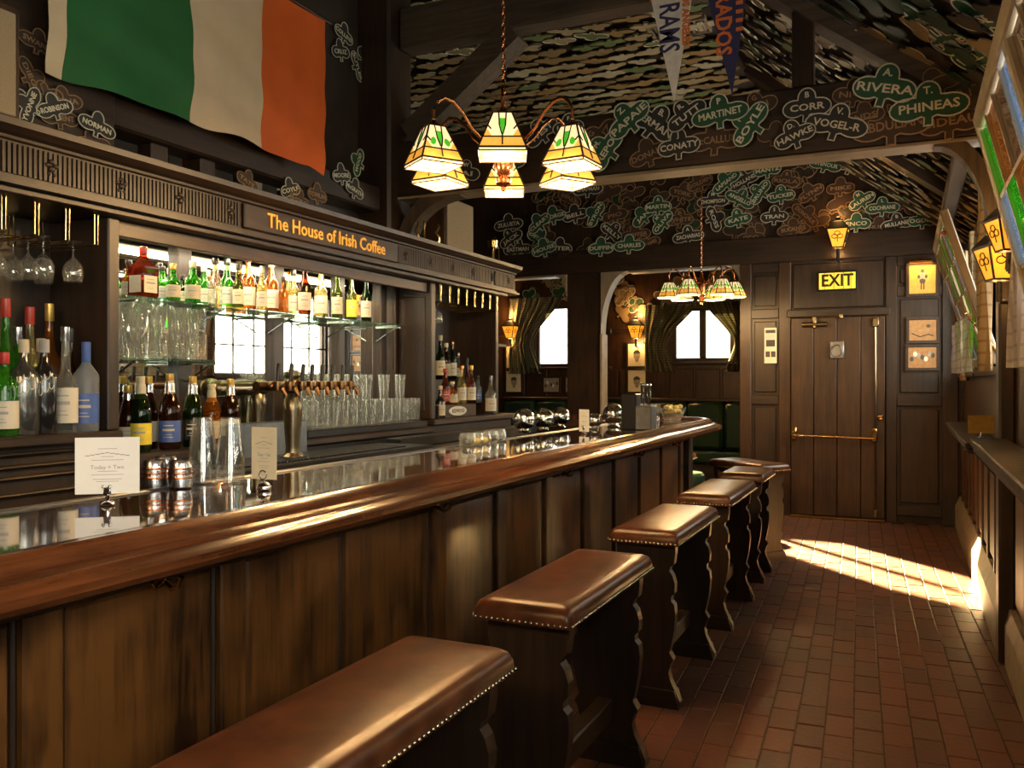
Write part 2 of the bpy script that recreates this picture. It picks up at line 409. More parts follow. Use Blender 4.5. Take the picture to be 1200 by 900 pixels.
# ---- floor and its bricks
fl = struct('floor', MB().box(-6, 1.3, -4.2, 13, -.10, -.003), M['mortar'], 'red brick paver floor of the bar aisle')
bw, bl, jw = .108, .222, .008
ang = rad(2.8); ca, sa = math.cos(ang), math.sin(ang); px, py = -.5, 5.0
spots = []
ncol = 26
for i in range(ncol):
    lx = (i-ncol*.55)*bw
    off = (.5 if i % 2 else 0)*bl + R.uniform(-.02, .02)
    for j in range(-17, 21):
        ly = j*bl + off
        wx = px + lx*ca - ly*sa; wy = py + lx*sa + ly*ca
        if -1.72 < wx < .47 and 1.2 < wy < 9.2: spots.append((wx, wy))
spots.sort(key=lambda p: math.hypot(p[0]+.0, p[1]) + (0 if (p[0] > -1.0 - .0 and p[1] > 2.1) else 50))
bmesh_a = MB().cbox(-(bw-jw)/2, (bw-jw)/2, -(bl-jw)/2, (bl-jw)/2, -.03, 0, .0018).mesh('brick', M['brick'])
for (wx, wy) in spots[:295]:
    o = link('brick', bmesh_a, fl); o.location = (wx, wy, R.uniform(-.001, .002)); o.rotation_euler = (R.uniform(-.012, .012), R.uniform(-.008, .008), ang + R.uniform(-.012, .012))
mb = MB()
for (wx, wy) in spots[295:]:
    k = len(mb.v); mb.cbox(-(bw-jw)/2, (bw-jw)/2, -(bl-jw)/2, (bl-jw)/2, -.03, 0, .0018)
    mb.xf(Matrix.Translation((wx, wy, R.uniform(-.001, .002))) @ Matrix.Rotation(ang+R.uniform(-.012, .012), 4, 'Z') @ Matrix.Rotation(R.uniform(-.012, .012), 4, 'X'), k)
obj('distant_bricks', mb, M['brick'], fl, kind='stuff')

# ---- back wall with two arched openings and the door
YB = 9.26; YT = .14
A1 = (-5.05, -3.59); A2 = (-3.17, -1.62); ZO = 2.63
mb = MB()
mb.box(-5.7, A1[0], YB, YB+YT, 0, 2.9); mb.box(A1[1], A2[0], YB, YB+YT, 0, 2.9); mb.box(A2[1], .62, YB, YB+YT, 0, 2.9)
mb.box(A1[0], A1[1], YB, YB+YT, ZO, 2.9); mb.box(A2[0], A2[1], YB, YB+YT, ZO, 2.9); mb.box(-5.7, .62, YB, YB+YT, 2.9, 4.2)
wback = struct('wall_back', mb, M['dark_z'], 'dark panelled end wall with two arched openings')
obj('header', MB().cbox(-5.6, .45, YB-.05, YB-.001, 2.63, 2.9, .008), M['dark_x'], wback)
# pale reveal boards inside the openings and the curved corner braces
def arc_brace(x0, z0, x1, z1, y0, y1, th, n=10):
    # curved knee between (x0,z0) low on the jamb and (x1,z1) on the soffit, concave side to the opening
    mbq = MB(); pts = []
    for i in range(n+1):
        a = PI/2*i/n; pts.append((x0 + (x1-x0)*(1-math.cos(a)), z0 + (z1-z0)*math.sin(a)))
    inner = pts; poly = inner + [(x0, z1)]
    mbq.prism(poly, 'y', y0, y1, 0); return mbq
for (nm, x0, z0, x1, z1) in (('arch_brace', A2[0], 1.93, A2[0]+.32, ZO), ('arch_brace', A2[1], 2.42, A2[1]-.16, ZO), ('arch_brace', A1[1], 2.38, A1[1]-.14, ZO)):
    obj(nm, arc_brace(x0, z0, x1, z1, YB-.03, YB+YT+.01, 0), M['lintel'], wback)
obj('jamb', MB().cbox(A2[0]-.012, A2[0]+.022, YB-.035, YB+YT+.012, 0, 1.93, .006), M['lintel'], wback)
obj('soffit', MB().cbox(A2[0]+.32, A2[1]-.16, YB-.03, YB+YT+.012, ZO-.02, ZO+.004, .004), M['lintel'], wback)
obj('soffit', MB().cbox(A1[0], A1[1]-.14, YB-.03, YB+YT+.012, ZO-.02, ZO+.004, .004), M['lintel'], wback)
# panelling right of the arches: stiles, rails and panels
for x0, x1 in ((-1.62, -1.50), (-1.22, -1.10), (-.20, -.10), (.30, .44)):
    obj('stile', MB().cbox(x0, x1, YB-.035, YB-.001, 0, 2.63, .006), M['oak_z'] if x0 < -1 else M['dark_z'], wback)
for x0, x1, zz in ((-1.50, -1.22, (.12, 1.2, 2.1, 2.58)), (-.10, .30, (.12, 1.2, 2.28, 2.58))):
    zp = 0
    for z in zz:
        obj('rail', MB().cbox(x0, x1, YB-.03, YB-.001, z-.05, z+.05, .006), M['dark_x'], wback)
    for za, zb in zip(zz[:-1], zz[1:]):
        obj('panel', MB().cbox(x0+.03, x1-.03, YB-.018, YB-.001, za+.08, zb-.08, .012), M['dark_z'], wback)
obj('panel', MB().cbox(-1.08, -.22, YB-.02, YB-.001, 2.14, 2.60, .012), M['dark_z'], wback)
# door
dr = thing('door_1', 'dark plank exit door with push bar in the end wall', None, (-.65, YB-.02, 0), kind='structure')
for i in range(4):
    x0 = -1.095 + i*.2225
    obj('plank', MB().cbox(x0+.002, x0+.2205, YB-.075, YB-.02, .03, 2.04, .006), M['oak_z'], dr, world=True)
obj('frame_head', MB().cbox(-1.14, -.16, YB-.06, YB-.001, 2.05, 2.13, .008), M['dark_x'], dr, world=True)
obj('threshold', MB().cbox(-1.10, -.20, YB-.12, YB-.02, .002, .028, .006), M['brass'], dr, world=True)
pb = MB(); 
pb.tube([(-1.06, YB-.13, .84), (-.30, YB-.13, .83)], .014, 10)
for x in (-1.06, -.30): pb.cbox(x-.03, x+.03, YB-.14, YB-.07, .79, .93, .012)
obj('push_bar', pb, M['brass'], dr, 40, True)
rb = MB().tube([(-.29, YB-.095, .06), (-.29, YB-.095, 2.0)], .009, 8)
rb.cbox(-.325, -.255, YB-.12, YB-.07, 1.93, 2.02, .01); rb.cbox(-.31, -.27, YB-.12, YB-.07, .05, .12, .008)
obj('bolt_rod', rb, M['pewter'], dr, 40, True)
cl = MB().tube([(-.98, YB-.11, 1.97), (-.74, YB-.11, 1.97)], .026, 12); cl.tube([(-.95, YB-.10, 2.045), (-.60, YB-.10, 2.045)], .01, 8)
cl.cbox(-.88, -.84, YB-.13, YB-.07, 1.93, 2.05, .008); cl.cbox(-.63, -.59, YB-.12, YB-.06, 2.02, 2.07, .008)
obj('door_closer', cl, M['pewter'], dr, 40, True)
kn = MB().cbox(-.72, -.58, YB-.10, YB-.07, 1.62, 1.80, .01); kn.tube([(-.65+.05*math.cos(a), YB-.105-.01*math.sin(a), 1.70+.06*math.sin(a)) for a in [2*PI*i/16 for i in range(16)]], .008, 6, closed=True)
obj('crest_plate', kn, M['zinc'], dr, 40, True)
obj('latch', MB().lathe([(.03,0),(.03,.03),(.022,.05),(1e-6,.055)], 12, (0,0,0)).xf(Matrix.Translation((-.245, YB-.075, 1.04)) @ Matrix.Rotation(PI/2, 4, 'X')), M['brass'], dr, 40, True)

# ---- far room behind the arches
YF = 11.6
W1 = (-5.0, -3.88, 1.60, 2.50); W2 = (-2.95, -2.12, 1.66, 2.40)
mb = MB()
mb.box(-5.7, W1[0], YF, YF+.15, 0, 3.2); mb.box(W1[1], W2[0], YF, YF+.15, 0, 3.2); mb.box(W2[1], .0, YF, YF+.15, 0, 3.2)
for Wn in (W1, W2):
    mb.box(Wn[0], Wn[1], YF, YF+.15, 0, Wn[2]); mb.box(Wn[0], Wn[1], YF, YF+.15, Wn[3], 3.2)
wfar = struct('wall_far', mb, M['oak_z'], 'dark wood far wall with two windows beyond the arches')
for i in range(12):
    x0 = -5.5 + i*.36
    obj('panel', MB().cbox(x0, x0+.33, YF-.02, YF-.001, 1.14, 1.56, .01), M['oak_z'], wfar)
for a_, b_ in ((-5.6, W1[0]-.06), (W1[1]+.06, W2[0]-.06), (W2[1]+.06, -1.36)): obj('rail', MB().cbox(a_, b_, YF-.05, YF-.001, 2.06, 2.14, .01), M['dark_x'], wfar)
struct('wall_alcove', MB().box(-1.35, -1.25, YB+YT, YF, 0, 3.2), M['oak_z'], 'dark side wall of the alcove beyond the arches')
struct('ceiling_alcove', MB().box(-5.7, -1.25, YB+YT, YF+.15, 2.95, 3.05), M['plaster'], 'dark ceiling of the alcove beyond the arches')
def window_far(n, Wn, label):
    t = thing('window_%d' % n, label, None, ((Wn[0]+Wn[1])/2, YF+.05, Wn[2]), kind='structure')
    f = MB()
    for (a, b, c, d) in ((Wn[0], Wn[0]+.05, Wn[2], Wn[3]), (Wn[1]-.05, Wn[1], Wn[2], Wn[3]), (Wn[0]+.05, Wn[1]-.05, Wn[2], Wn[2]+.05), (Wn[0]+.05, Wn[1]-.05, Wn[3]-.05, Wn[3])):
        f.cbox(a, b, YF+.03, YF+.09, c, d, .006)
    obj('frame', f, M['oak_z'], t, world=True)
    xm = (Wn[0]+Wn[1])/2
    obj('mullion', MB().cbox(xm-.045, xm+.045, YF+.02, YF+.09, Wn[2]+.05, Wn[3]-.05, .008), M['oak_z'], t, world=True)
    for (a, b) in ((Wn[0]+.05, xm-.045), (xm+.045, Wn[1]-.05)):
        obj('pane', MB().box(a, b, YF+.055, YF+.061, Wn[2]+.05, Wn[3]-.05), M['pane'], t, world=True)
    obj('sill', MB().cbox(Wn[0]-.06, Wn[1]+.06, YF-.07, YF+.05, Wn[2]-.04, Wn[2], .008), M['oak_x'], t, world=True)
    return t
window_far(1, W1, 'bright sunlit window seen through the left arch')
window_far(2, W2, 'bright two-light window with tied curtains beyond the right arch')

def curtain(name, label, p0, p1, ztop, zbot, m, folds=6, amp=.03, tie=None, group=None, inward=(0,-1,0), nv=16):
    # hangs from a rod between p0 and p1 (xy); tie = (z, side 0/1, width fraction)
    p0 = Vector((p0[0], p0[1], 0)); p1 = Vector((p1[0], p1[1], 0)); nn = Vector(inward)
    base = (p0+p1)/2; base.z = zbot; nu = folds*6
    def fn(s, t):
        z = ztop + (zbot-ztop)*t; wdt = 1.0
        if tie:
            tt = (ztop-tie[0])/(ztop-zbot)
            wdt = 1 - (1-tie[2])*(math.sin(PI/2*min(1, t/tt))**1.5 if t < tt else 1-.35*(t-tt)/(1-tt))
        u = s*wdt if (not tie or tie[1] == 0) else 1-(1-s)*wdt
        p = p0 + (p1-p0)*u + nn*(amp*(.6+.4*t)*math.sin(2*PI*folds*s) + amp*.35*math.sin(2*PI*folds*2.3*s+4*t)); p.z = z
        return p - base, nn
    o = obj(name, MB().sheet(fn, nu, nv, .004), m, smooth=60, label=label, cat='curtain', group=group); o.location = base
    return o
curtain('curtain', 'grey-green plaid curtain on the left of the left arch window', (-5.40, YF-.06), (-4.55, YF-.06), 2.62, 1.50, M['curtain_grey'], 7, .03, (1.9, 0, .45))
curtain('curtain', 'grey-green plaid curtain on the left of the two-light window', (-3.32, YF-.06), (-2.6, YF-.06), 2.45, 1.52, M['curtain_grey'], 6, .03, (1.85, 0, .42))
curtain('curtain', 'grey-green plaid curtain on the right of the two-light window', (-2.48, YF-.06), (-1.82, YF-.06), 2.45, 1.52, M['curtain_grey'], 6, .03, (1.85, 1, .42))

# ---- right wall
XR = .48; ZE = 2.62
bays = [(-3.3, -1.5), (-.9, .9), (1.5, 3.46), (5.0, 6.75), (7.0, 9.0)]
mb = MB(); prev = -4.2
for (a, b) in bays:
    mb.box(XR, XR+.14, prev, a, 0, ZE); mb.box(XR, XR+.14, a, b, 0, 1.48); mb.box(XR, XR+.14, a, b, 2.44, ZE); prev = b
mb.box(XR, XR+.14, prev, YB+YT, 0, ZE)
wr = struct('wall_right', mb, M['oak_z'], 'wood-panelled window wall on the right of the aisle')
y = 1.0; k = 0
while y < 9.0:
    if not (4.6 < y+.2 < 5.05):
        obj('board', MB().cbox(XR-.022, XR-.001, y+.03, y+.42, .34, 1.02, .008), M['panel'], wr)
        obj('stile', MB().cbox(XR-.034, XR-.001, y-.035, y+.025, .30, 1.03, .006), M['oak_z'], wr)
    y += .46
obj('post', MB().cbox(XR-.075, XR-.001, 4.82, 4.98, 0, ZE, .012), M['dark_z'], wr)
struct('baseboard_right', MB().prism([(XR-.001, 0), (XR-.07, 0), (XR-.07, .20), (XR-.045, .26), (XR-.03, .30), (XR-.001, .30)], 'y', 4.99, YB-.04), M['lintel'], 'pale worn baseboard along the right wall beyond the post')
struct('baseboard_right', MB().prism([(XR-.001, 0), (XR-.05, 0), (XR-.05, .20), (XR-.03, .28), (XR-.001, .28)], 'y', 1.0, 4.81), M['lintel'], 'pale baseboard along the right wall on the near side of the post')

# hopper sashes: hinged at the sill, tipped into the room
def sash(n, y0, y1, tip_x, tip_z, label, cols, rows):
    hz = 1.50; hx = XR-.02
    t = thing('window_%d' % n, label, None, (hx, (y0+y1)/2, hz), kind='structure')
    L = math.hypot(hx-tip_x, tip_z-hz); tilt = math.atan2(hx-tip_x, tip_z-hz); hw = (y1-y0)/2
    T = Matrix.Rotation(-tilt, 4, 'Y')
    t.rotation_euler = (0, -tilt, 0)
    th = .045
    fr = MB(); e = .055
    fr.cbox(-th, 0, -hw, -hw+e, 0, L, .006); fr.cbox(-th, 0, hw-e, hw, 0, L, .006)
    fr.cbox(-th, 0, -hw+e, hw-e, 0, e, .006); fr.cbox(-th, 0, -hw+e, hw-e, L-e, L, .006); fr.cbox(-th, 0, -e*.6, e*.6, e, L-e, .006)
    obj('sash_frame', fr, M['lintel'], t)
    cw = (2*hw)/cols; rh = (L-2*e)/rows
    for i in range(cols):
        for j in range(rows):
            a = -hw + i*cw + (e if i == 0 else .008) ; b = -hw + (i+1)*cw - (e if i == cols-1 else .008)
            if i == cols//2-1: b = -e*.6
            if i == cols//2: a = e*.6
            c = e + j*rh + .006; d = e + (j+1)*rh - .006
            q = (i*7+j*5+n) % 12
            m = M['refl_green'] if q in ((2,) if n == 3 else (2, 8, 11)) else M['refl_blue'] if q in (5, 9) else M['refl_amber'] if q in (1, 4, 7) else M['pane'] if q == 6 else M['refl_dark']  # pane colours stand in for reflections in the glass
            obj('pane', MB().box(-th*.6, -th*.6+.005, a, b, c, d), m, t)
    ld = MB()
    for i in range(1, cols):
        if i != cols//2: ld.box(-th*.8, -th*.3, -hw+i*cw-.008, -hw+i*cw+.008, e, L-e)
    for j in range(1, rows): ld.box(-th*.8, -th*.3, -hw+e, -e*.6, e+j*rh-.007, e+j*rh+.007); ld.box(-th*.8, -th*.3, e*.6, hw-e, e+j*rh-.007, e+j*rh+.007)
    obj('glazing_bars', ld, M['lintel'], t)
    obj('latch', MB().sphere((-th-.012, -hw+.03, L-.12), .014, 10, 6), M['red'], t, 60)
    return t
sash(3, 1.62, 3.44, .25, 2.34, 'tipped-in leaded window at the top right edge', 8, 3)
sash(4, 5.27, 6.74, .20, 2.35, 'tipped-in leaded window beyond the wall lanterns', 10, 4)
for k2, (a, b) in enumerate(bays):
    f = MB(); f.cbox(XR-.03, XR+.10, a-.05, a, 1.44, 2.49, .006); f.cbox(XR-.03, XR+.10, b, b+.05, 1.44, 2.49, .006)
    f.cbox(XR-.03, XR+.10, a, b, 2.44, 2.49, .006); f.cbox(XR-.06, XR+.10, a-.05, b+.05, 1.43, 1.479, .006)
    struct('trim_%d' % (k2+1), f, M['oak_y'], ['wooden casing of the rearmost window bay', 'wooden casing of the window bay beside the camera', 'wooden casing around the near tipped window', 'wooden casing around the far tipped window', 'wooden casing of the farthest window on the right wall'][k2])
for k2, (a, b) in enumerate(bays[:2]+bays[4:]):
    t = thing('window_%d' % (5+k2), ['leaded casement behind the camera', 'leaded casement beside the camera', 'leaded casement on the right wall, seen in the bar mirror'][k2], None, (XR+.04, (a+b)/2, 1.48), kind='structure')
    hw = (b-a)/2; bars = MB()
    for i in range(7): bars.box(-.01, .01, -hw+i*2*hw/6-.012, -hw+i*2*hw/6+.012, 0, .96)
    for j in range(4): bars.box(-.009, .009, -hw, hw, j*.32-.01, j*.32+.01)
    obj('glazing_bars', bars, M['lead'], t); obj('pane', MB().box(-.003, .003, -hw, hw, 0, .96), M['pane'], t)
# bars in the fixed lights behind the tipped sashes
for n, (a, b), lb in ((8, bays[2], 'outer leaded light behind the near tipped window'), (9, bays[3], 'outer leaded light behind the far tipped window')):
    t = thing('window_%d' % n, lb, None, (XR+.09, (a+b)/2, 1.48), kind='structure'); hw = (b-a)/2; bars = MB()
    for i in range(8): bars.box(-.01, .01, -hw+i*2*hw/7-.01, -hw+i*2*hw/7+.01, 0, .96)
    for j in range(4): bars.box(-.009, .009, -hw, hw, j*.32-.01, j*.32+.01)
    obj('glazing_bars', bars, M['lead'], t)
# curtains on the right
curtain('curtain', 'beige plaid curtain hanging beside the shamrock lantern', (XR-.10, 5.0), (XR-.12, 5.26), 2.45, 1.45, M['curtain'], 3, .03, (1.98, 1, .8), inward=(-1,0,0))
curtain('curtain', 'pale plaid curtain at the right edge behind the near tipped window', (XR-.09, 3.50), (XR-.10, 4.02), 2.45, 1.45, M['curtain_pale'], 4, .03, (1.98, 0, .6), inward=(-1,0,0))
curtain('curtain', 'long tan curtain on the far side of the far tipped window', (XR-.06, 6.79), (XR-.06, 6.96), 2.45, 1.45, M['curtain'], 3, .03, inward=(-1,0,0))
curtain('curtain', 'short sunlit white curtain below the far tipped window', (XR-.17, 5.35), (XR-.19, 6.6), 1.775, 1.45, M['curtain_pale'], 9, .022, inward=(-1,0,0))
tag(obj('curtain_rod', MB().tube([(XR-.19, 5.28, 1.765), (XR-.185, 6.66, 1.765)], .007, 8).tube([(XR-.185, 6.66, 1.765), (XR-.005, 6.70, 1.50)], .006, 6).tube([(XR-.19, 5.28, 1.765), (XR-.005, 5.26, 1.50)], .006, 6), M['brass'], smooth=60), 'thin brass rod carrying the short white curtain', 'curtain rod')
curtain('curtain', 'tan curtain in the middle of the farthest window on the right wall', (XR-.06, 7.75), (XR-.06, 8.05), 2.45, 1.40, M['curtain'], 4, .025, inward=(-1,0,0))
# front wall (behind the camera), left wall
struct('wall_front', MB().box(-5.7, .62, -4.2, -4.06, 0, 4.2), M['oak_z'], 'wood wall behind the camera')
struct('wall_left', MB().box(-5.84, -5.7, -4.2, YF+.15, 0, 4.2), M['plaster'], 'dark wall far left behind the back bar')
# ceiling: flat part and the right-hand slope
ZC = 4.05; XS = -1.25
sl = (ZC-ZE)/(XR+.14-XS)
mb = MB().box(-5.84, XS, -4.2, YB+.001, ZC, ZC+.1)
mb.prism([(XS, ZC), (XR+.14, ZE), (XR+.14, ZE+.12), (XS, ZC+.12)], 'y', -4.2, YB+.001)
struct('ceiling', mb, M['plaster'], 'dark sloping ceiling papered with shamrock cards')

# ---- timber frame
def timber(name, mb, m, label, cat='beam'): return centred(name, mb, m, label=label, cat=cat)
YTB = 4.80
timber('tie_beam', MB().cbox(-3.3, XR-.0, YTB, YTB+.16, 2.61, 2.98, .012), [M['dark_x']], 'great tie beam covered with lettered shamrocks')
tu = obj('underside_board', MB().cbox(-3.1, XR-.08, YTB-.004, YTB+.164, 2.594, 2.612, .004), M['lintel'])  # paler than the beam above it
tag(tu, 'pale board along the underside of the great tie beam', 'board')
timber('collar_beam', MB().cbox(-3.05, -.35, YTB+.0, YTB+.16, 3.59, 3.86, .012), M['beam_x'], 'upper collar beam crossing behind the hanging chain')
timber('king_post', MB().cbox(-.57, -.46, YTB+.02, YTB+.14, 2.98, 4.6, .008).xf(Matrix.Identity(4)) if False else MB().cbox(-.57, -.46, YTB+.02, YTB+.14, 2.982, 3.40, .008), M['dark_z'], 'short upright post on the tie beam beside the pennants')
timber('truss_post', MB().cbox(-3.34, -3.06, YTB-.10, YTB+.18, 2.30, ZC, .02), M['dark_z'], 'big black upright post behind the back bar cornice')
timber('diagonal_brace', MB().beam((-2.99, YTB+.08, 3.02), (-2.23, YTB+.08, 3.585), .15, .17, (0,1,0)), M['beam_x'], 'diagonal timber brace rising from the black post')
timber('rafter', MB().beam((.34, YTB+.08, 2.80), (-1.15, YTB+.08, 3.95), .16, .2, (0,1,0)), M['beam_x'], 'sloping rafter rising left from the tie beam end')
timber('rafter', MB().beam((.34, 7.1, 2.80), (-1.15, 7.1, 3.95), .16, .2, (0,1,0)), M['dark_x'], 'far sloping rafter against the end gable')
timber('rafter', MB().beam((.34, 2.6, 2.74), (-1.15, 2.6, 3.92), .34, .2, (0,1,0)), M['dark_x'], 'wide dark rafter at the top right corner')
def knee(x0, z0, x1, z1, y0, y1, w):
    n = 12; o = []; i2 = []
    for i in range(n+1):
        a = PI/2*i/n; cx = x0+(x1-x0)*(1-math.cos(a)); cz = z0+(z1-z0)*math.sin(a); o.append((cx, cz))
        d = Vector(((x1-x0)*math.sin(a), (z1-z0)*math.cos(a))).normalized(); nrm = Vector((-d.y, d.x))
        if (nrm.x > 0) == (x1 > x0): nrm = -nrm
        i2.append((cx+nrm.x*w, cz+nrm.y*w))
    return MB().prism(o+list(reversed(i2)), 'y', y0, y1)
timber('curved_knee', knee(XR-.10, 1.98, .12, 2.585, YTB+.01, YTB+.13, .07), M['beam_z'], 'curved wooden knee brace between tie beam and right wall')
timber('curved_knee', knee(-2.98, 2.30, -2.60, 2.585, YTB+.01, YTB+.13, .09), M['beam_z'], 'curved wooden knee brace beside the speaker on the back bar')
timber('plate_beam', MB().cbox(-3.28, -3.12, -1.0, YTB-.11, 2.50, 2.66, .012), M['dark_y'], 'long dark beam running behind the bottom of the flag')
for i, (yy, lb) in enumerate(((2.86, 'short dark post under the flag, left one'), (3.16, 'short dark post under the flag, right one'))):
    timber('stub_post', MB().cbox(-3.25, -3.15, yy, yy+.10, 2.295, 2.498, .008), M['dark_z'], lb)
struct('trim_11', MB().box(-3.36, -3.30, -1.0, YTB-.11, 2.66, ZC-.002), M['plaster'], 'dark boarded wall above the back bar behind the flag')
struct('trim_12', MB().cbox(-3.11, -3.08, .9, 2.60, 2.296, 3.3, .005), M['dark_y'], 'dark board of lettered cards at the upper left')
timber('purlin', MB().cbox(.24, .34, YTB+.17, YB-.06, 2.70, 2.79, .01), M['dark_y'], 'dark purlin above the far tipped window')

# ================================================================== THE BAR
def sweep(path, prof, mi=0):
    # prof: (outward offset, z); path: xy list, outward = right of travel
    n = len(path); mbq = MB(); k = len(prof); vs = []
    for i in range(n):
        p = Vector(path[i]); a = (Vector(path[i])-Vector(path[i-1])).normalized() if i > 0 else None
        b = (Vector(path[i+1])-Vector(path[i])).normalized() if i < n-1 else None
        d1 = a or b; d2 = b or a
        n1 = Vector((d1.y, -d1.x)); n2 = Vector((d2.y, -d2.x)); nn = (n1+n2).normalized(); nn /= max(.3, nn.dot(n1))
        for (o, z) in prof: vs.append((p.x+nn.x*o, p.y+nn.y*o, z))
    fs = []
    for i in range(n-1):
        for j in range(k):
            j2 = (j+1) % k; fs.append((i*k+j, (i+1)*k+j, (i+1)*k+j2, i*k+j2))
    fs += [tuple(range(k)), tuple(reversed(range((n-1)*k, n*k)))]
    return mbq.add(vs, fs, mi)
BX = -1.49; ZB = 1.07; BY0 = -.7; BYE = 7.22; BR = .38
path = [(BX, BY0), (BX, 2), (BX, 4.5), (BX, BYE-BR)]
for i in range(1, 9):
    a = PI/2*i/8; path.append((BX-BR+BR*math.cos(a), BYE-BR+BR*math.sin(a)))
path += [(-2.75, BYE)]
bar = thing('bar_counter', 'long dark panelled bar counter with a glossy top and mahogany rail', 'bar counter', (-1.8, 3.2, 0))
top = [(p[0], p[1]) for p in path] + [(-2.75, BYE-.62), (-2.04, BYE-.62), (-2.04, BY0)]
obj('counter_top', MB().prism(top, 'z', ZB-.045, ZB), M['bartop'], bar, world=True)
prof = [(-.01, ZB-.045), (-.01, ZB+.004), (.018, ZB+.022), (.045, ZB+.022), (.062, ZB+.008), (.072, ZB-.010), (.105, ZB-.014), (.13, ZB-.022), (.142, ZB-.036), (.142, ZB-.052), (.130, ZB-.066), (.10, ZB-.072), (.03, ZB-.072), (.0, ZB-.06)]
obj('rail', sweep(path, list(reversed(prof))), M['rail'], bar, 35, True)
obj('inner_lip', MB().cbox(-2.075, -2.041, BY0, BYE-.63, ZB-.05, ZB+.006, .004), M['zinc'], bar, world=True)
obj('body', MB().box(-2.0, -1.60, BY0, 6.58, .10, ZB-.05), M['dark_z'], bar, world=True)
obj('plinth', MB().cbox(-2.0, -1.56, BY0, 6.60, 0, .16, .01), M['dark_y'], bar, world=True)
obj('frieze_rail', MB().cbox(-1.599, -1.545, BY0, 6.60, ZB-.13, ZB-.075, .006), M['dark_y'], bar, world=True)
ys = 1.155-.53*3; k = 0
while ys < 6.6:
    obj('stile', MB().cbox(-1.599, -1.565, ys-.045, ys+.045, .16, ZB-.13, .006), M['panel'], bar, world=True)
    e = min(ys+.53-.045, 6.58)
    if e - ys > .15:
        obj('panel', MB().cbox(-1.599, -1.580, ys+.062, e-.017, .18, ZB-.14, .010), M['panel'], bar, world=True)
        for yy in (ys+.052, e-.007):
            obj('bead', MB().tube([(-1.590, yy, .16), (-1.590, yy, ZB-.13)], .008, 6), M['dark_z'], bar, 60, True)
    ys += .53
obj('end_post', MB().cbox(-1.62, -1.53, 6.58, 6.68, 0, ZB-.075, .012), M['dark_z'], bar, world=True)
obj('return_body', MB().box(-2.7, -1.7, 6.55, 6.85, .02, ZB-.05), M['dark_z'], bar, world=True)
# coat hooks under the rail
for i, yy in enumerate((1.43, 2.68, 3.93, 5.15, 6.1)):
    h = thing('coat_hook', 'brass coat hook under the bar rail, %s from the near end' % ORD[i], 'hook', (-1.545, yy, .94), group='coat hooks under the bar rail')
    obj('plate', MB().cbox(-.004, .006, -.012, .012, -.012, .055, .003), M['brass'], h)
    obj('prongs', MB().tube([(.006, 0, .0), (.03, 0, -.012), (.052, 0, -.004), (.06, 0, .018)], [.006, .006, .005, .007], 8).tube([(.006, -.004, .005), (.012, -.03, -.006), (.02, -.045, .012)], .0045, 6).tube([(.006, .004, .005), (.012, .03, -.006), (.02, .045, .012)], .0045, 6), M['brass'], h, 50)

# ================================================================== BACK BAR
XC = -2.88; XM = -3.16
bb = thing('back_bar', 'carved dark wood back bar with mirrors and a heavy fluted cornice', 'back bar', (-3.2, 3.7, 0))
def bpart(name, mb, m, smooth=None, **kw): return obj(name, mb, m, bb, smooth, True, **kw)
ZL, ZM, ZR = 1.20, 1.095, 1.14
Y0, YA, YB2, YC, YD = 1.40, 2.45, 4.92, 4.98, 5.95
bpart('counter', MB().cbox(XC-.72, XC+.03, Y0, YA+.0, ZL-.04, ZL, .008), M['dark_y'])
bpart('counter', MB().cbox(XC-.72, XC+.03, YA+.002, YB2, ZM-.04, ZM, .008), M['dark_y'])
bpart('counter', MB().cbox(XC-.72, XC+.03, YB2+.002, YD+.3, ZR-.04, ZR, .008), M['dark_y'])
bpart('base_cabinet', MB().box(XC-.70, XC-.02, Y0, YA, .02, ZL-.042), M['dark_z'])
bpart('base_cabinet', MB().box(XC-.70, XC-.02, YA+.002, YB2, .02, ZM-.042), M['dark_z'])
bpart('base_cabinet', MB().box(XC-.70, XC-.02, YB2+.002, YD+.28, .02, ZR-.042), M['dark_z'])
for z in (1.135, 1.09, 1.05, .99, .93):
    bpart('moulding', MB().tube([(XC-.018, Y0, z), (XC-.018, YA-.004, z)], .012, 6), M['dark_y'], 60)
# uprights
bpart('pillar', MB().cbox(XC-.66, XC+.005, YA-.055, YA, ZL+.001, 2.05, .006), M['dark_z'])
bpart('pillar', MB().cbox(XC-.66, XC+.005, YB2, YC, ZR+.001, 2.05, .006), M['dark_z'])
bpart('reveal_panel', MB().cbox(XC-.24, XC-.04, YB2-.012, YB2-.001, ZR+.06, 1.96, .006), M['dark_z'])
bpart('pillar', MB().cbox(XC-.40, XC+.005, YD-.05, YD, ZR+.001, 2.05, .006), M['dark_z'])
bpart('pillar', MB().cbox(XC-.66, XC+.005, Y0-.05, Y0, ZL+.001, 2.05, .006), M['dark_z'])
bpart('back_panel', MB().cbox(XC-.36, XC-.33, Y0, YA-.056, ZL+.001, 2.05, .004), M['dark_z'])
bpart('back_panel', MB().cbox(XC-.36, XC-.33, YC+.001, YD-.051, ZR+.001, 2.05, .004), M['dark_z'])
bpart('rear_wall', MB().box(XC-.72, XC-.665, Y0-.05, YD, .0, 2.05), M['dark_z'])
# end bracket shelf on the far upright
bpart('end_shelf', MB().cbox(XC-.30, XC+.0, YD+.001, YD+.16, 1.66, 1.69, .006).prism([(YD+.001, 1.66), (YD+.12, 1.66), (YD+.10, 1.63), (YD+.03, 1.58), (YD+.001, 1.55)], 'x', XC-.2, XC-.05), M['dark_y'])
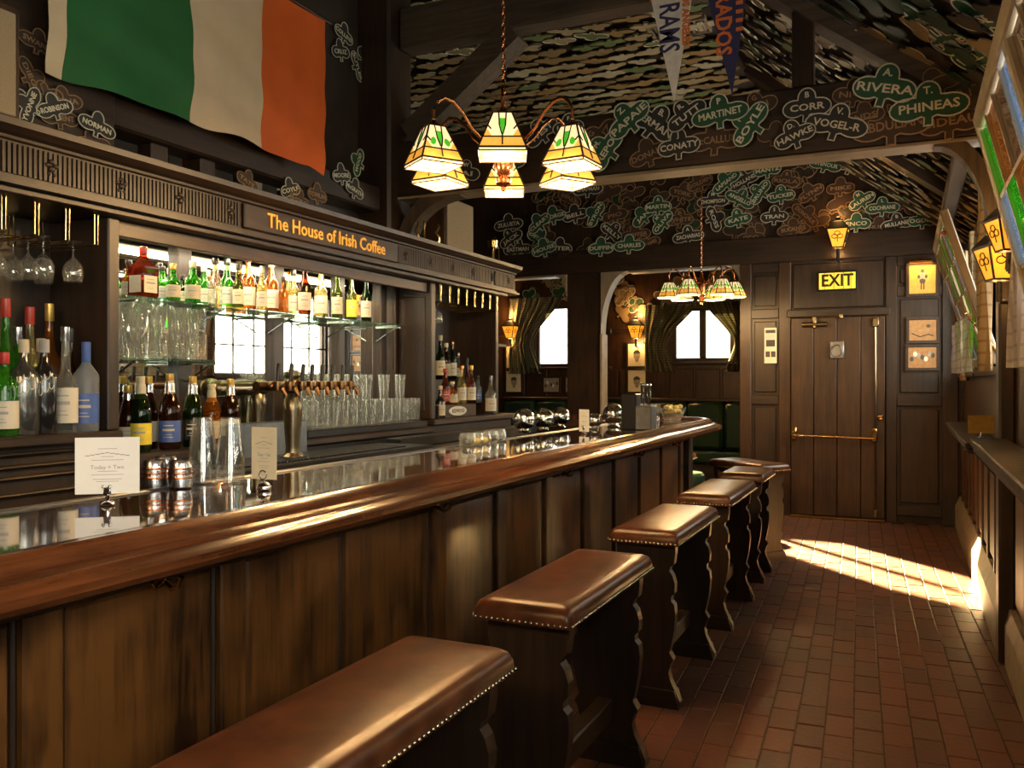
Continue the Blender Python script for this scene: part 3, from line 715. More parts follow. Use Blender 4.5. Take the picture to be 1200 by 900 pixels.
# mirror panes between wooden mullions
mull = [(2.45, 2.50), (2.99, 3.08), (3.66, 3.75), (4.25, 4.31), (4.70, 4.77), (4.87, 4.919)]
for i, (a, b) in enumerate(mull): bpart('mirror_mullion', MB().cbox(XM-.01, XM+.035, a, b, ZM+.001, 2.05, .006), M['dark_z'])
for (a, b), (c, d) in zip(mull[:-1], mull[1:]):
    bpart('mirror', MB().box(XM-.012, XM, b, c, ZM+.002, 2.04), M['mirror'])
bpart('soffit', MB().cbox(XC-.66, XC+.06, Y0-.05, YD+.05, 2.052, 2.075, .004), M['dark_y'])
bpart('light_valance', MB().cbox(XC-.05, XC-.02, YA+.01, YB2-.01, 1.985, 2.05, .004), M['oak_y'])
# cornice
def cornice(prof, ya, yb, name, m):
    pts = [(XC+.02, -1.0)] 
    return None
cprof = [(XC-.66, 2.076), (XC+.10, 2.076), (XC+.10, 2.088), (XC+.075, 2.094), (XC+.075, 2.106), (XC+.06, 2.110), (XC+.06, 2.232), (XC+.075, 2.236), (XC+.075, 2.246), (XC+.10, 2.252), (XC+.125, 2.270), (XC+.13, 2.292), (XC-.66, 2.292)]
bpart('cornice', MB().prism(cprof, 'y', Y0-.5, 6.13), M['dark_y'])
bpart('cornice_return', sweep([(XC+.06, 6.13), (XC-.66, 6.13)], [(0, 2.076), (.04, 2.076), (.04, 2.09), (.015, 2.096), (.015, 2.106), (0.002, 2.11), (0.002, 2.232), (.015, 2.24), (.04, 2.25), (.065, 2.27), (.07, 2.292), (0, 2.292)]), M['dark_x'])
mb = MB()
for (a, b) in ((Y0-.5, 3.06), (4.42, 5.72), (5.76, 6.11)):
    yy = a
    while yy < b-.014:
        mb.box(XC+.06, XC+.070, yy, yy+.011, 2.118, 2.224); yy += .0195
bpart('flutes', mb, M['dark_z'], kind='stuff')
mb = MB(); yy = 1.5
while yy < 6.05:
    if not 3.0 < yy < 4.45:
        for dy, dz, r_ in ((0, .0, .014), (-.018, .012, .010), (.018, .012, .010), (0, .026, .011), (-.01, -.018, .008), (.012, -.02, .007)): mb.sphere((XC+.068, yy+dy, 2.165+dz), r_, 8, 5)
    yy += .30
bpart('carved_sprigs', mb, M['dark_z'], 60, kind='stuff')
# carved sign
sg = thing('carved_sign', 'carved wooden sign with gilt lettering on the back bar cornice', 'sign', (XC+.062, 3.74, 2.112))
obj('board', MB().cbox(0, .018, -.66, .66, .0, .118, .006), M['dark_y'], sg)
me = text_mesh('The House of Irish Coffee', .098, M['sign_gold'], .003, .0012, width=1.02)
o = link('lettering', me, sg); o.matrix_basis = Matrix.Translation((.021, .0, .058)) @ FACE_X
o['label'] = 'gilt lettering'
# warm lamp tube under the cornice
t = thing('strip_lamp', 'warm strip lamp behind the valance over the bottles', 'lamp', (XC-.12, 3.55, 2.022))
obj('tube', MB().tube([(0, -1.0, 0), (0, 1.0, 0)], .012, 8), M['tube'], t, 60)
obj('holder', MB().cbox(-.03, .03, -1.02, 1.02, .012, .029, .004), M['black_steel'], t)
lo = lamp('strip_light', 'AREA', (XC-.12, 3.55, 2.006), 11, (1, .84, .58), (-.35, 0, -1), shape='RECTANGLE', size=2.0, size_y=.05)

# ---- glass shelves
def glass_shelf(y0, y1, z, label):
    t = thing('glass_shelf', label, 'shelf', (-3.03, (y0+y1)/2, z), group=None)
    hw = (y1-y0)/2
    obj('pane', MB().cbox(-.09, .11, -hw, hw, -.010, 0, .003), M['shelf_glass'], t)
    n = max(2, int((y1-y0)/.55)+1)
    for i in range(n):
        yy = -hw+.08 + (2*hw-.16)*i/(n-1)
        obj('bracket', MB().tube([(-.092, yy, -.017), (.09, yy, -.017)], .006, 6).tube([(-.092, yy, -.10), (.06, yy, -.02)], .005, 6), M['steel'], t, 60)
    return t
glass_shelf(2.51, 4.72, 1.755, 'upper glass shelf lined with whisky bottles')
glass_shelf(2.51, 3.12, 1.495, 'lower glass shelf stacked with tumblers')

# ================================================================== BOTTLES
BCACHE = {}
def prof_round(h, r, neck=.014, sh=.62, body=0):
    nh = h*.97
    return [(r*.92, 0), (r, .008), (r, h*sh), (r*.93, h*(sh+.04)), (r*.68, h*(sh+.09)), (neck*1.3, h*(sh+.15)), (neck, h*.84), (neck, nh)]
def prof_beer(h, r, neck=.014):
    return [(r*.92, 0), (r, .008), (r, h*.50), (r*.95, h*.56), (r*.75, h*.66), (neck*1.5, h*.78), (neck*1.1, h*.88), (neck, h*.97)]
def bottle(p, h, r, glass, label='paper', cap='black', shape='round', desc='', where='', group=None, capfrac=.09, lab=(.09, .42), fill=None, sq=False, mark=None):
    seg = 4 if sq else 14
    t = thing('bottle', desc, 'bottle', p, rz=math.atan2(-p[0], p[1])*0, group=group)
    neck = min(.0135, r*.36)
    pr = prof_beer(h, r, neck) if shape == 'beer' else prof_round(h, r, neck, .54 if shape == 'tall' else .42 if shape == 'long' else .50)
    if shape == 'jug': pr = prof_round(h, r, neck, .60)
    if sq:
        q = math.sqrt(2); pr2 = [(a*q if z < h*.62 else a*1.15, z) for a, z in pr]
        body = MB().lathe(pr2, 4, a0=PI/4)
    else: body = MB().lathe(pr, seg)
    obj('glass_body', body, M[glass], t, 40)
    ch = h*capfrac
    obj('cap', MB().lathe([(neck*1.22, h*.97-ch), (neck*1.3, h*.97-ch+.003), (neck*1.3, h-.003), (neck*1.1, h)], 12), M[cap], t, 40)
    if label:
        z0, z1 = h*lab[0], h*lab[1]
        if sq:
            lb = MB().box(r*.999, r*1.02, -r*.8, r*.8, z0, z1).box(-r*.8, r*.8, -r*1.02, -r*.999, z0, z1)
        else:
            # wraps the side that faces the room
            n = 12; vs = []; fs = []
            for i in range(n+1):
                a = -PI*.75 + PI*1.1*i/n
                for (rr, z) in ((r*1.004, z0), (r*1.02, z0), (r*1.02, z1), (r*1.004, z1)): vs.append((rr*math.cos(a), rr*math.sin(a), z))
            for i in range(n):
                for j in range(4): fs.append((i*4+j, (i+1)*4+j, (i+1)*4+(j+1)%4, i*4+(j+1)%4))
            fs += [(3,2,1,0), (n*4, n*4+1, n*4+2, n*4+3)]
            lb = MB().add(vs, fs)
        lo = obj('label', lb, M[label], t, 40)
        # printed bands on the label
        bd = MB(); a0 = -PI*.28
        for (f0, f1, wd) in ((.76, .80, .45), (.52, .62, .55), (.22, .25, .42), (.34, .36, .3)):
            za = z0+(z1-z0)*f0; zb = z0+(z1-z0)*f1
            if sq: bd.box(r*1.02, r*1.035, -r*wd, r*wd, za, zb)
            else:
                vs = []; fs = []
                for i in range(5):
                    a = a0 + (i-2)*wd*.5
                    for (rr, z) in ((r*1.021, za), (r*1.035, za), (r*1.035, zb), (r*1.021, zb)): vs.append((rr*math.cos(a), rr*math.sin(a), z))
                for i in range(4):
                    for j in range(4): fs.append((i*4+j, (i+1)*4+j, (i+1)*4+(j+1)%4, i*4+(j+1)%4))
                fs += [(3,2,1,0), (16, 17, 18, 19)]
                bd.add(vs, fs)
        obj('print', bd, M['grey_ink'] if label in ('paper', 'paper_white', 'yellow', 'cream') else M['letter'], lo)
    if fill:
        obj('drink', MB().lathe([(r*.88, .01), (r*.9, .02), (r*.9, h*fill), (r*.85, h*fill+.001)], 14), M['b_amber'], t, 40)
    return t
# top glass shelf
XT = -3.02; ZT = 1.756
tops = [(151,305,'b_amber','paper','black','round',.034,0,'small clear amber'), (168,289,'b_red','cream','red','jug',.050,1,'large square red-brown'), (190,312,'b_green','paper_white','black','round',.038,0,'bright green black-capped'),
 (203,309,'b_green','paper','gold','round',.036,0,'bright green gold-capped'), (214,322,'b_dgreen','cream','black','round',.030,0,'short dark green'), (226,306,'b_green','paper','paper','tall',.040,0,'broad green white-capped'),
 (239,311,'b_green','paper_white','paper','tall',.036,0,'slim green white-capped'), (252,303,'b_clear',None,'black','long',.040,0,'clear round-shouldered'), (266,303,'b_green','paper_white','black','round',.042,0,'green black-necked'),
 (279,310,'b_olive','cream','black','round',.030,0,'slender olive'), (291,299,'b_amber','paper_white','black','tall',.040,0,'golden amber'), (307,312,'b_pale','paper_white','paper','tall',.030,0,'slender pale gold'),
 (318,303,'b_amber','paper_white','paper','tall',.042,0,'amber white-labelled'), (332,324,'b_amber',None,'black','tall',.030,0,'short plain amber'), (344,316,'b_pale','cream','black','tall',.036,0,'pale gold cream-labelled'),
 (357,307,'b_brown','paper_white','grey_ink','tall',.040,0,'dark brown grey-capped'), (376,311,'b_pale','paper_white','copper','round',.042,0,'half-full pale copper-capped'), (395,314,'b_olive','cream','dark_ink','round',.036,0,'olive cream-labelled'),
 (412,317,'b_olive','yellow','red','round',.036,0,'olive red-capped'), (429,320,'b_dgreen','paper_white','dark_ink','round',.036,0,'dark olive white-labelled')]
for i, (u, v, g, lb, cp, shp, r, sq, ds) in enumerate(tops):
    xx = XT + (.04 if i % 2 else -.03)
    p = at(u, 360, X=xx); p.z = ZT; h = at(u, v, X=xx).z - ZT; r *= .86
    bottle(p, h, r, g, lb, cp, shp, '%s bottle, %s from the left on the upper glass shelf' % (ds, ORD[i]), group='bottles on the upper glass shelf', sq=bool(sq), capfrac=.13 if cp in ('red', 'gold', 'paper') else .10)
# left bay
lefts = [(-2.94, 5, 413, 'b_green', 'paper_white', 'red', 'jug', .046, 'stubby green bottle with a round crest label at the left edge'),
 (-2.94, 28, 398, 'b_grey', None, 'paper', 'jug', .052, 'pewter grey bottle with white script on the left counter'), (-2.94, 52, 398, 'b_black', None, 'grey_ink', 'jug', .046, 'black bottle with white script on the left counter'),
 (-2.94, 77, 383, 'b_clear', 'paper_white', 'steel', 'long', .043, 'clear bottle with a white label on the left counter'), (-2.94, 101, 401, 'b_frost', 'blue', 'blue', 'jug', .047, 'frosted bottle with a blue neck on the left counter'),
 (-3.08, 7, 350, 'b_green', 'cream', 'red', 'round', .042, 'tall green bottle with a red cap at the back of the left counter'), (-3.05, 21, 383, 'b_green', None, 'steel', 'jug', .05, 'broad bright green bottle behind the grey one'),
 (-3.09, 35, 360, 'b_pale', 'cream', 'red', 'round', .040, 'clear bottle with a red-brown cap at the back of the left counter'), (-3.07, 48, 397, 'b_clear', None, 'paper', 'round', .038, 'short clear bottle with a pale cap behind the black one'),
 (-3.10, 58, 356, 'b_amber', None, 'gold', 'round', .046, 'bottle of orange liquor with a gold neck at the back of the left counter'), (-3.09, 84, 385, 'b_brown', 'gold', 'black', 'round', .042, 'dark bottle with a gold medallion behind the white label'),
 (-3.10, -8, 345, 'b_olive', 'yellow', 'gold', 'round', .042, 'olive bottle with a yellow label cut by the left edge')]
for (xx, u, v, g, lb, cp, shp, r, ds) in lefts:
    p = at(u, 500, X=xx); p.z = ZL+.001; h = at(u, v, X=xx).z - ZL
    t = bottle(p, h, r, g, lb, cp, shp, ds, group='bottles on the left counter', capfrac=.2 if cp == 'blue' else .11)
    if g in ('b_grey', 'b_black'):
        for zz, am, ph in ((.50, .014, 0), (.38, .017, 1.3)):
            pts = []
            for i in range(40):
                q = i/39; a = -PI*.62 + PI*.62*q; wob = am*math.sin(q*30+ph)*(1.3-.5*q)
                a += .10*math.cos(q*30+ph); pts.append((math.cos(a)*r*1.012, math.sin(a)*r*1.012, h*(zz+.14*q)+wob))
            obj('script', MB().tube(pts, .0017, 4), M['paper_white'], t)
# big beer bottles on the middle counter
beers = [(-3.02,150,452,'b_brown','paper','gold',.040,'short brown beer bottle tucked behind the left pillar'), (-2.97,165,441,'b_dgreen','yellow','paper',.043,'green beer bottle with a yellow label'), (-3.08,174,441,'b_brown','paper_white','gold',.040,'brown beer bottle with a white label behind the green one'),
 (-2.97,199,438,'b_brown','blue','gold',.046,'large dark brown beer bottle, third in the front row'), (-2.99,226,441,'b_dgreen','b_grey','gold',.045,'dark green beer bottle with a foil neck beside the tall glasses'), (-3.03,248,450,'b_amber','paper','paper',.042,'amber beer bottle with a white label behind the tall glasses'),
 (-2.98,270,444,'b_brown','cream','gold',.045,'dark brown beer bottle nearest the tap drum')]
for (xx, u, v, g, lb, cp, r, ds) in beers:
    p = at(u, 524, X=xx); p.z = ZM+.001; h = at(u, v, X=xx).z - ZM
    t = bottle(p, h, r, g, lb, cp, 'beer', ds, group='beer bottles on the middle counter', lab=(.10, .38))
    obj('foil', MB().lathe([(r*.62, h*.70), (r*.50, h*.765), (.0225, h*.84), (.0185, h*.90)], 12), M['steel'] if cp == 'gold' else M['paper'], t, 50)
# right bay: risers and bottles
def riser(x0, x1, y0, y1, z0, z1, label): return centred('riser', MB().cbox(x0, x1, y0, y1, z0, z1, .004), M['dark_y'], label=label, cat='box')
riser(-3.06, -2.90, 5.06, 5.62, ZR+.001, ZR+.09, 'low dark wooden riser with an oval name plate')
riser(-3.205, -3.075, 5.03, 5.50, ZR+.001, ZR+.27, 'tall dark riser at the back of the far bottle bay')
pl = thing('name_plate', 'pale oval name plate on the low riser', 'plate', (-2.898, 5.33, ZR+.045))
obj('plate', MB().lathe([(1e-6, 0), (1, 0), (1, .003), (.93, .006), (1e-6, .006)], 24).xf(FACE_X @ Matrix.Diagonal((.13, .034, 1, 1))), M['paper_white'], pl)
o = link('lettering', text_mesh('REDWOOD', .04, M['dark_ink'], .0006, width=.18), pl); o.matrix_basis = Matrix.Translation((.007, 0, 0)) @ FACE_X
rights = [(-3.14,516,393,2,'b_dgreen','cream','paper',.036,'dark bottle with a cream stopper on the tall riser'), (-3.14,523,402,2,'b_brown','paper','cream',.034,'brown bottle on the tall riser'), (-3.14,530,399,2,'b_dgreen','paper_white','copper',.034,'dark green bottle with a copper neck on the tall riser'), (-3.14,537,413,2,'b_clear','paper_white','steel',.030,'slim clear bottle on the tall riser'),
 (-2.98,522,432,1,'b_red','red','red',.036,'red bottle on the low riser'), (-2.95,530,447,1,'b_amber','paper','cream',.040,'squat amber bottle with a square label on the low riser'), (-2.98,541,428,1,'b_pale','paper_white','copper',.034,'pale bottle with a tall white label on the low riser'), (-3.01,547,419,1,'b_brown','cream','black',.032,'dark long-necked bottle behind the pale one'), (-2.96,552,428,1,'b_red','paper_white','gold',.036,'red-brown bottle with a white label on the low riser'), (-2.99,560,440,1,'b_frost','blue','black',.030,'small dark blue bottle at the end of the low riser'),
 (-2.90,575,440,0,'b_clear','paper_white','steel',.042,'clear tall bottle standing alone by the far upright'), (-2.91,516,452,0,'b_black','paper','paper',.034,'dark bottle with a grey label against the far pillar')]
for (xx, u, v, tier, g, lb, cp, r, ds) in rights:
    z = (ZR, ZR+.09, ZR+.27)[tier]+.001
    p = at(u, 480, X=xx); p.z = z; h = max(.16, at(u, v, X=xx).z - z)
    bottle(p, h, r, g, lb, cp, 'round', ds, group='bottles in the far bay')
p = at(587, 360, X=-2.98); bottle((-3.0, YD+.075, 1.691), .27, .030, 'b_green', 'paper_white', 'steel', 'long', 'slim green-necked bottle on the end bracket shelf')

# ================================================================== GLASSES
def tumbler_mesh(h, r0, r1, flutes=False):
    mbq = MB().lathe([(r0*.2, .001), (r0*.95, 0), (r0, .004), (r1, h), (r1-.0025, h), (r0-.003, .014), (1e-6, .012)], 14)
    return mbq.mesh('tumbler', M['glass'], 35)
def put(name, me, loc, label, cat, group, rot=None):
    o = link(name, me); o.location = loc; tag(o, label, cat, group)
    if rot: o.rotation_euler = rot
    return o
tm = tumbler_mesh(.115, .028, .036)
n = 0
for tier in range(2):
    for row in range(2):
        for i in range(5):
            put('tumbler', tm, (-2.96-.085*row, 2.56+.098*i+.04*row, 1.4965+tier*.1165), 'upturned tumbler in the double stack on the lower glass shelf, %s tier' % ('bottom' if not tier else 'top'), 'glass', 'tumblers on the lower glass shelf, %s tier' % ('bottom' if not tier else 'top'))
# tumblers in front of the mirror, right half of the middle counter
tray = centred('glass_tray', MB().cbox(-3.12, -2.86, 3.62, 4.85, ZM+.001, ZM+.04, .004), M['black_steel'], label='dark ribbed draining tray under the rows of clean glasses', cat='tray')
tm2 = tumbler_mesh(.15, .027, .036)
for row in range(2):
    for i in range(13):
        put('tall_tumbler', tm2, (-2.91-.11*row, 3.67+.092*i, ZM+.041), 'tall clear tumbler in the bottom rows on the draining tray', 'glass', 'tall tumblers on the draining tray')
for row in range(2):
    for i in range(6):
        put('tall_tumbler', tm2, (-2.91-.11*row, 3.762+.092*i, ZM+.192), 'tall clear tumbler stacked on top of the tray rows', 'glass', 'tall tumblers in the upper stack')
for i in range(2):
    put('tall_tumbler', tm2, (-2.91, 4.406+.184*i, ZM+.192), 'single tall tumbler standing on the right part of the tray stack', 'glass', 'lone upper tumblers')
# conical mixing glasses stacked on the bar
def cone_mesh(h, r0, r1): return MB().lathe([(r0*.2, .001), (r0*.95, 0), (r0, .004), (r1, h), (r1-.003, h), (r0-.003, .012), (1e-6, .010)], 20).mesh('mixing_glass', M['thin'], 35)
cm = cone_mesh(.15, .047, .030)
for j, (u, w_) in enumerate(((238, 'left'), (270, 'right'))):
    p = at(u, 566, Z=ZB)
    for k in range(3):
        put('mixing_glass', cm, (p.x, p.y, ZB+.001+k*.030), 'upturned mixing glass in the %s stack on the bar, %s' % (w_, ('bottom one', 'middle one', 'top one')[k]), 'glass', 'upturned mixing glasses on the bar')
# fluted pewter cups
def cup():
    mbq = MB(); seg = 20; pr = [(.030, 0), (.036, .004), (.040, .03), (.041, .05), (.037, .075), (.033, .085), (.031, .085), (.034, .05), (1e-6, .01)]
    vs = []
    return mbq.lathe(pr, seg).mesh('metal_cup', M['steel'], 40)
cupm = cup()
for u, lb in ((180, 'left'), (193, 'middle, set back'), (211, 'right')):
    p = at(u, 572 if u != 193 else 566, Z=ZB)
    t = thing('metal_cup', 'small ribbed copper-tinted metal cup on the bar, %s one' % lb, 'cup', (p.x, p.y, ZB+.001), group='metal cups on the bar')
    link('body', cupm, t)
    obj('ribs', MB().lathe([(.0415, .03), (.0425, .033), (.0415, .036)], 20).lathe([(.0422, .044), (.0430, .047), (.0422, .050)], 20).lathe([(.0400, .058), (.0408, .061), (.0400, .064)], 20), M['copper'], t, 40)
# wine glasses hanging from brass racks
def wine_mesh():
    pr = [(.030, 0), (.031, -.002), (.006, -.006), (.0035, -.012), (.0035, -.060), (.012, -.070), (.030, -.088), (.037, -.110), (.037, -.130), (.032, -.155), (.0305, -.155), (.0355, -.130), (.0355, -.110), (.028, -.089), (1e-6, -.075)]
    return MB().lathe(pr, 14).mesh('wine_glass', M['thin'], 40)
wm = wine_mesh()
def rack(y0, n, pitch, label, zr):
    t = thing('glass_rack', label, 'rack', (-2.99, y0+n*pitch/2, zr))
    for i in range(n+1):
        yy = (i-n/2)*pitch
        for dy in (-.008, .008):
            obj('rod', MB().tube([(.12, yy+dy, 2.05-zr), (.12, yy+dy, .0), (.10, yy+dy*2, -.006), (-.18, yy+dy*2, -.006), (-.20, yy+dy*2, .0), (-.20, yy+dy, 2.05-zr)], .003, 6), M['brass'], t, 60)
    obj('crossbar', MB().tube([(.0, -n*pitch/2, .0), (.0, n*pitch/2, .0)], .004, 6), M['brass'], t, 60)
    return t
rack(1.46, 7, .125, 'brass stemware rack under the cornice at the left', 1.93)
k = 0
for i in range(7):
    for j in range(3):
        if (i*3+j) % 7 == 5: continue
        y_ = 1.46+.125*(i+.5)
        put('wine_glass', wm, (-2.92-.085*j, y_, 1.9365), 'stemmed wine glass hanging upside down from the left brass rack', 'glass', 'wine glasses hanging on the left rack')
rack(5.04, 7, .125, 'brass stemware rack under the cornice at the far end', 1.94)
put('wine_glass', wm, (-2.93, 5.10, 1.9465), 'lone wine glass hanging from the far brass rack', 'glass', None)

# ================================================================== TAPS AND UNDERBAR
tt = thing('beer_tap_tower', 'bronze beer tap tower with a row of black handles', 'beer tap', (-2.62, 3.2, 1.04))
zt = 1.385
pt = lambda u, X=-2.60: at(u, 455, X=X).y
CP = [(.062, 0), (.062, .010), (.036, .026), (.033, .05), (.043, .21), (.046, .25), (.036, .275), (.030, .30)]
obj('column', MB().lathe(CP, 20, (-2.60, pt(343), 1.04)), M['pewter'], tt, 40, True)
obj('manifold', MB().tube([(-2.60, pt(300), zt-.01), (-2.60, pt(402), zt-.01)], .022, 12), M['bronze'], tt, 40, True)
obj('hub', MB().sphere((-2.60, pt(343), zt-.008), .046, 18, 10), M['pewter'], tt, 60, True)
obj('finial', MB().lathe([(.030, 0), (.042, .01), (.040, .026), (.02, .038), (1e-6, .04)], 16, (-2.60, pt(343), zt+.028)), M['pewter'], tt, 40, True)
for i, u in enumerate((312, 327, 341, 352, 364, 376, 388, 399)):
    yy = pt(u)
    tp = obj('tap', MB().lathe([(.022, 0), (.024, .02), (.016, .03), (.016, .05)], 12, (-2.575, yy, zt-.01), axis='x').tube([(-2.53, yy, zt-.01), (-2.505, yy, zt-.02), (-2.495, yy, zt-.055)], .010, 8).lathe([(.018, -.02), (.020, 0), (.018, .02)], 12, (-2.535, yy, zt-.01)), M['bronze'], tt, 40, True)
    obj('handle', MB().lathe([(.007, 0), (.009, .02), (.011, .07), (.009, .08), (1e-6, .082)], 10).xf(Matrix.Translation((-2.535, yy, zt+.012)) @ Matrix.Rotation(-.12, 4, 'X')), M['black'], tp, 40)
t2 = thing('beer_drum', 'antique brass beer drum with ball ends behind the beer bottles', 'beer tap', (-3.10, 2.95, ZM+.001))
XD = -3.095; zd = at(270, 455, X=XD).z; ya, yb = pt(247, XD), pt(304, XD)
obj('column', MB().lathe([(.055, 0), (.055, .010), (.036, .026), (.034, .05), (.044, zd-ZM-.09), (.046, zd-ZM-.06), (.036, zd-ZM-.03)], 20, (XD, yb-.01, ZM+.001)), M['pewter'], t2, 40, True)
obj('drum', MB().lathe([(.040, ya), (.040, yb)], 20, (XD, 0, zd), axis='y'), M['pewter'], t2, 40, True)
for yy in (ya, yb): obj('ball_end', MB().sphere((XD, yy, zd), .052, 20, 12), M['pewter'], t2, 60, True)
dt = centred('drip_counter', MB().cbox(-2.80, -2.44, 2.45, 4.2, .98, 1.038, .006).box(-2.76, -2.46, 2.5, 4.1, .15, .979), M['black_steel'], label='dark steel drip counter under the beer taps', cat='counter')
mb = MB()
for i in range(60): mb.box(-2.74, -2.48, 2.66+i*.022, 2.672+i*.022, 1.0385, 1.046)
centred('drip_grate', mb, M['black_steel'], label='slotted black drip grate below the taps', cat='grate')
centred('back_splash', MB().cbox(-2.848, -2.81, 3.0, 3.55, 1.0, 1.20, .006), M['zinc'], label='zinc splash plate behind the tap column', cat='panel')
centred('sink_unit', MB().cbox(-2.80, -2.35, 4.25, 5.3, .15, 1.00, .008).cbox(-2.80, -2.68, 4.25, 5.3, 1.001, 1.06, .006), M['black_steel'], label='dark steel underbar sink unit beyond the taps', cat='sink')
centred('ice_chest', MB().cbox(-2.80, -2.35, 5.35, 6.3, .12, .98, .008).cbox(-2.80, -2.70, 5.35, 6.3, .981, 1.05, .006), M['black_steel'], label='dark steel ice chest at the far end of the underbar', cat='ice chest')

# ================================================================== THINGS ON THE BAR
def menu(u0, u1, vt, vb, vc, label, stand='clip', yaw=None, m='card_white', zfeet=ZB):
    um = (u0+u1)/2; p = at(um, vc, Z=ZB+.005); D = depth(um, Y=p.y)
    w_ = (u1-u0)*D/1000; h_ = (vb-vt)*D/1000; zb = H+D*(446-vb)/1000
    rz = math.atan2(-p.x, p.y)*.75 if yaw is None else yaw
    t = thing('menu_card', label, 'menu card', (p.x, p.y, ZB+.001), rz)
    zb -= ZB
    obj('card', MB().box(-w_/2, w_/2, -.0012, .0012, zb, zb+h_), M[m], t)
    pr = MB()
    def bar(z, wd, th): pr.box(-wd*w_/2, wd*w_/2, -.0016, -.0012, zb+h_*z-th*h_/2, zb+h_*z+th*h_/2)
    for i in range(9):
        a = (i-4)/4; pr.box((a*.62-.07)*w_/2, (a*.62+.07)*w_/2, -.0016, -.0012, zb+h_*(.72-.05*abs(a)), zb+h_*(.735-.05*abs(a)))
    for z, wd in ((.80, .3), (.66, .2), (.60, .5), (.40, .3), (.34, .5), (.26, .45), (.22, .35)): bar(z, wd, .008)
    obj('print', pr, M['grey_ink'], t)
    o = link('lettering', text_mesh('Today + Two', h_*.10, M['grey_ink'], .0003, width=w_*.52), t); o.matrix_basis = Matrix.Translation((0, -.0016, zb+h_*.47)) @ FACE_NY
    if stand == 'ring':
        obj('weight', MB().lathe([(.020, 0), (.022, .003), (.022, .012), (.019, .018), (.010, .026), (1e-6, .029)], 18), M['chrome'], t, 40)
        obj('clip', MB().tube([(0, -.004, .027), (0, -.006, .035)], .003, 6).tube([(.013*math.cos(a), -.006, .047+.013*math.sin(a)) for a in [2*PI*i/16 for i in range(16)]], .002, 6, closed=True).tube([(.010*math.cos(a), .005, .047+.013*math.sin(a)) for a in [2*PI*i/16 for i in range(16)]], .002, 6, closed=True), M['chrome'], t, 50)
    else:
        obj('weight', MB().lathe([(.018, 0), (.020, .003), (.016, .009), (.006, .014), (.005, .03)], 16), M['chrome'], t, 40)
        obj('clip', MB().cbox(-.010, .010, -.008, .008, .026, .048, .003).sphere((-.008, -.010, .050), .005, 8, 6).sphere((.008, -.010, .050), .005, 8, 6), M['chrome'], t, 40)
    return t
menu(91, 161, 513, 579, 590, 'white menu card in a clip stand, nearest on the bar', 'clip')
menu(292, 327, 501, 562, 573, 'cream menu card in a ring-topped stand beside the tall glasses', 'ring', m='cream', yaw=rad(4))
menu(676, 693, 480, 506, 508, 'small leaning menu card among the steel balls', 'clip', yaw=rad(-28))
def ball(u, v, r, label):
    p = at(u, v, Z=ZB); t = thing('steel_ball', label, 'container', (p.x, p.y, ZB+.001), group='steel ball containers on the bar')
    obj('stand', MB().lathe([(r*.55, 0), (r*.6, .004), (r*.42, .012), (r*.36, .022)], 20), M['chrome'], t, 40)
    obj('globe', MB().sphere((0, 0, r*.98+.010), r, 28, 16), M['satin'], t, 70)
    obj('seam', MB().lathe([(r*1.001, -.003), (r*1.012, 0), (r*1.001, .003)], 28).xf(Matrix.Translation((0, 0, r*.98+.010)) @ Matrix.Rotation(.5, 4, 'Y') @ Matrix.Rotation(.9, 4, 'X')), M['steel'], t, 60)
ball(614, 507, .072, 'polished steel ball container, leftmost of the row'); ball(637, 505, .070, 'polished steel ball container, second of the row'); ball(657, 501, .068, 'polished steel ball container, third of the row')
ball(697, 503, .05, 'small polished steel ball behind the leaning card'); ball(719, 500, .078, 'polished steel ball container beside the cutlery caddy')
p = at(745, 503, Z=ZB); t = thing('cutlery_caddy', 'black caddy of knives and napkins near the end of the bar', 'caddy', (p.x, p.y, ZB+.001))
obj('tall_box', MB().cbox(-.085, .02, -.06, .06, 0, .24, .005), M['black'], t)
obj('metal_box', MB().cbox(.021, .13, -.08, .05, 0, .16, .005), M['zinc'], t)
for i in range(6):
    a = R.uniform(-.12, .12); x0 = .04+.014*i
    obj('cutlery', MB().cbox(-.006, .006, -.002, .002, 0, .17, .002).sphere((0, 0, .18), .013, 8, 6).xf(Matrix.Translation((x0, -.02+R.uniform(-.02, .02), .12)) @ Matrix.Rotation(a, 4, 'Y')), M['chrome'], t, 40)
for i, (u, v) in enumerate(((757, 499), (763, 497), (769, 496))):
    p = at(u, v, Z=ZB); put('tumbler', tm2, (p.x, p.y, ZB+.001), 'clear tumbler beside the cutlery caddy, %s one' % ('near', 'middle', 'far')[i], 'glass', 'tumblers beside the caddy')
p = at(788, 492, Z=ZB); t = thing('snack_bowl', 'clear glass bowl heaped with yellow wrapped lemons and snacks', 'bowl', (p.x, p.y, ZB+.001))
obj('bowl', MB().lathe([(.06, 0), (.07, .005), (.115, .10), (.112, .10), (.065, .012), (1e-6, .010)], 20), M['glass'], t, 40)
for i in range(26):
    a = R.uniform(0, 2*PI); q = R.uniform(0, .07); z = .04+R.uniform(0, .085)
    obj('wrapped_sweet', MB().sphere((q*math.cos(a), q*math.sin(a), z), .026, 8, 6, sz=.7), M['bread'] if i % 3 else M['lemon'], t, 60)
obj('tongs', MB().tube([(-.05, 0, .11), (.03, -.01, .16), (.05, 0, .17)], .007, 6).tube([(-.05, .02, .11), (.03, .02, .16)], .007, 6), M['black'], t, 50)
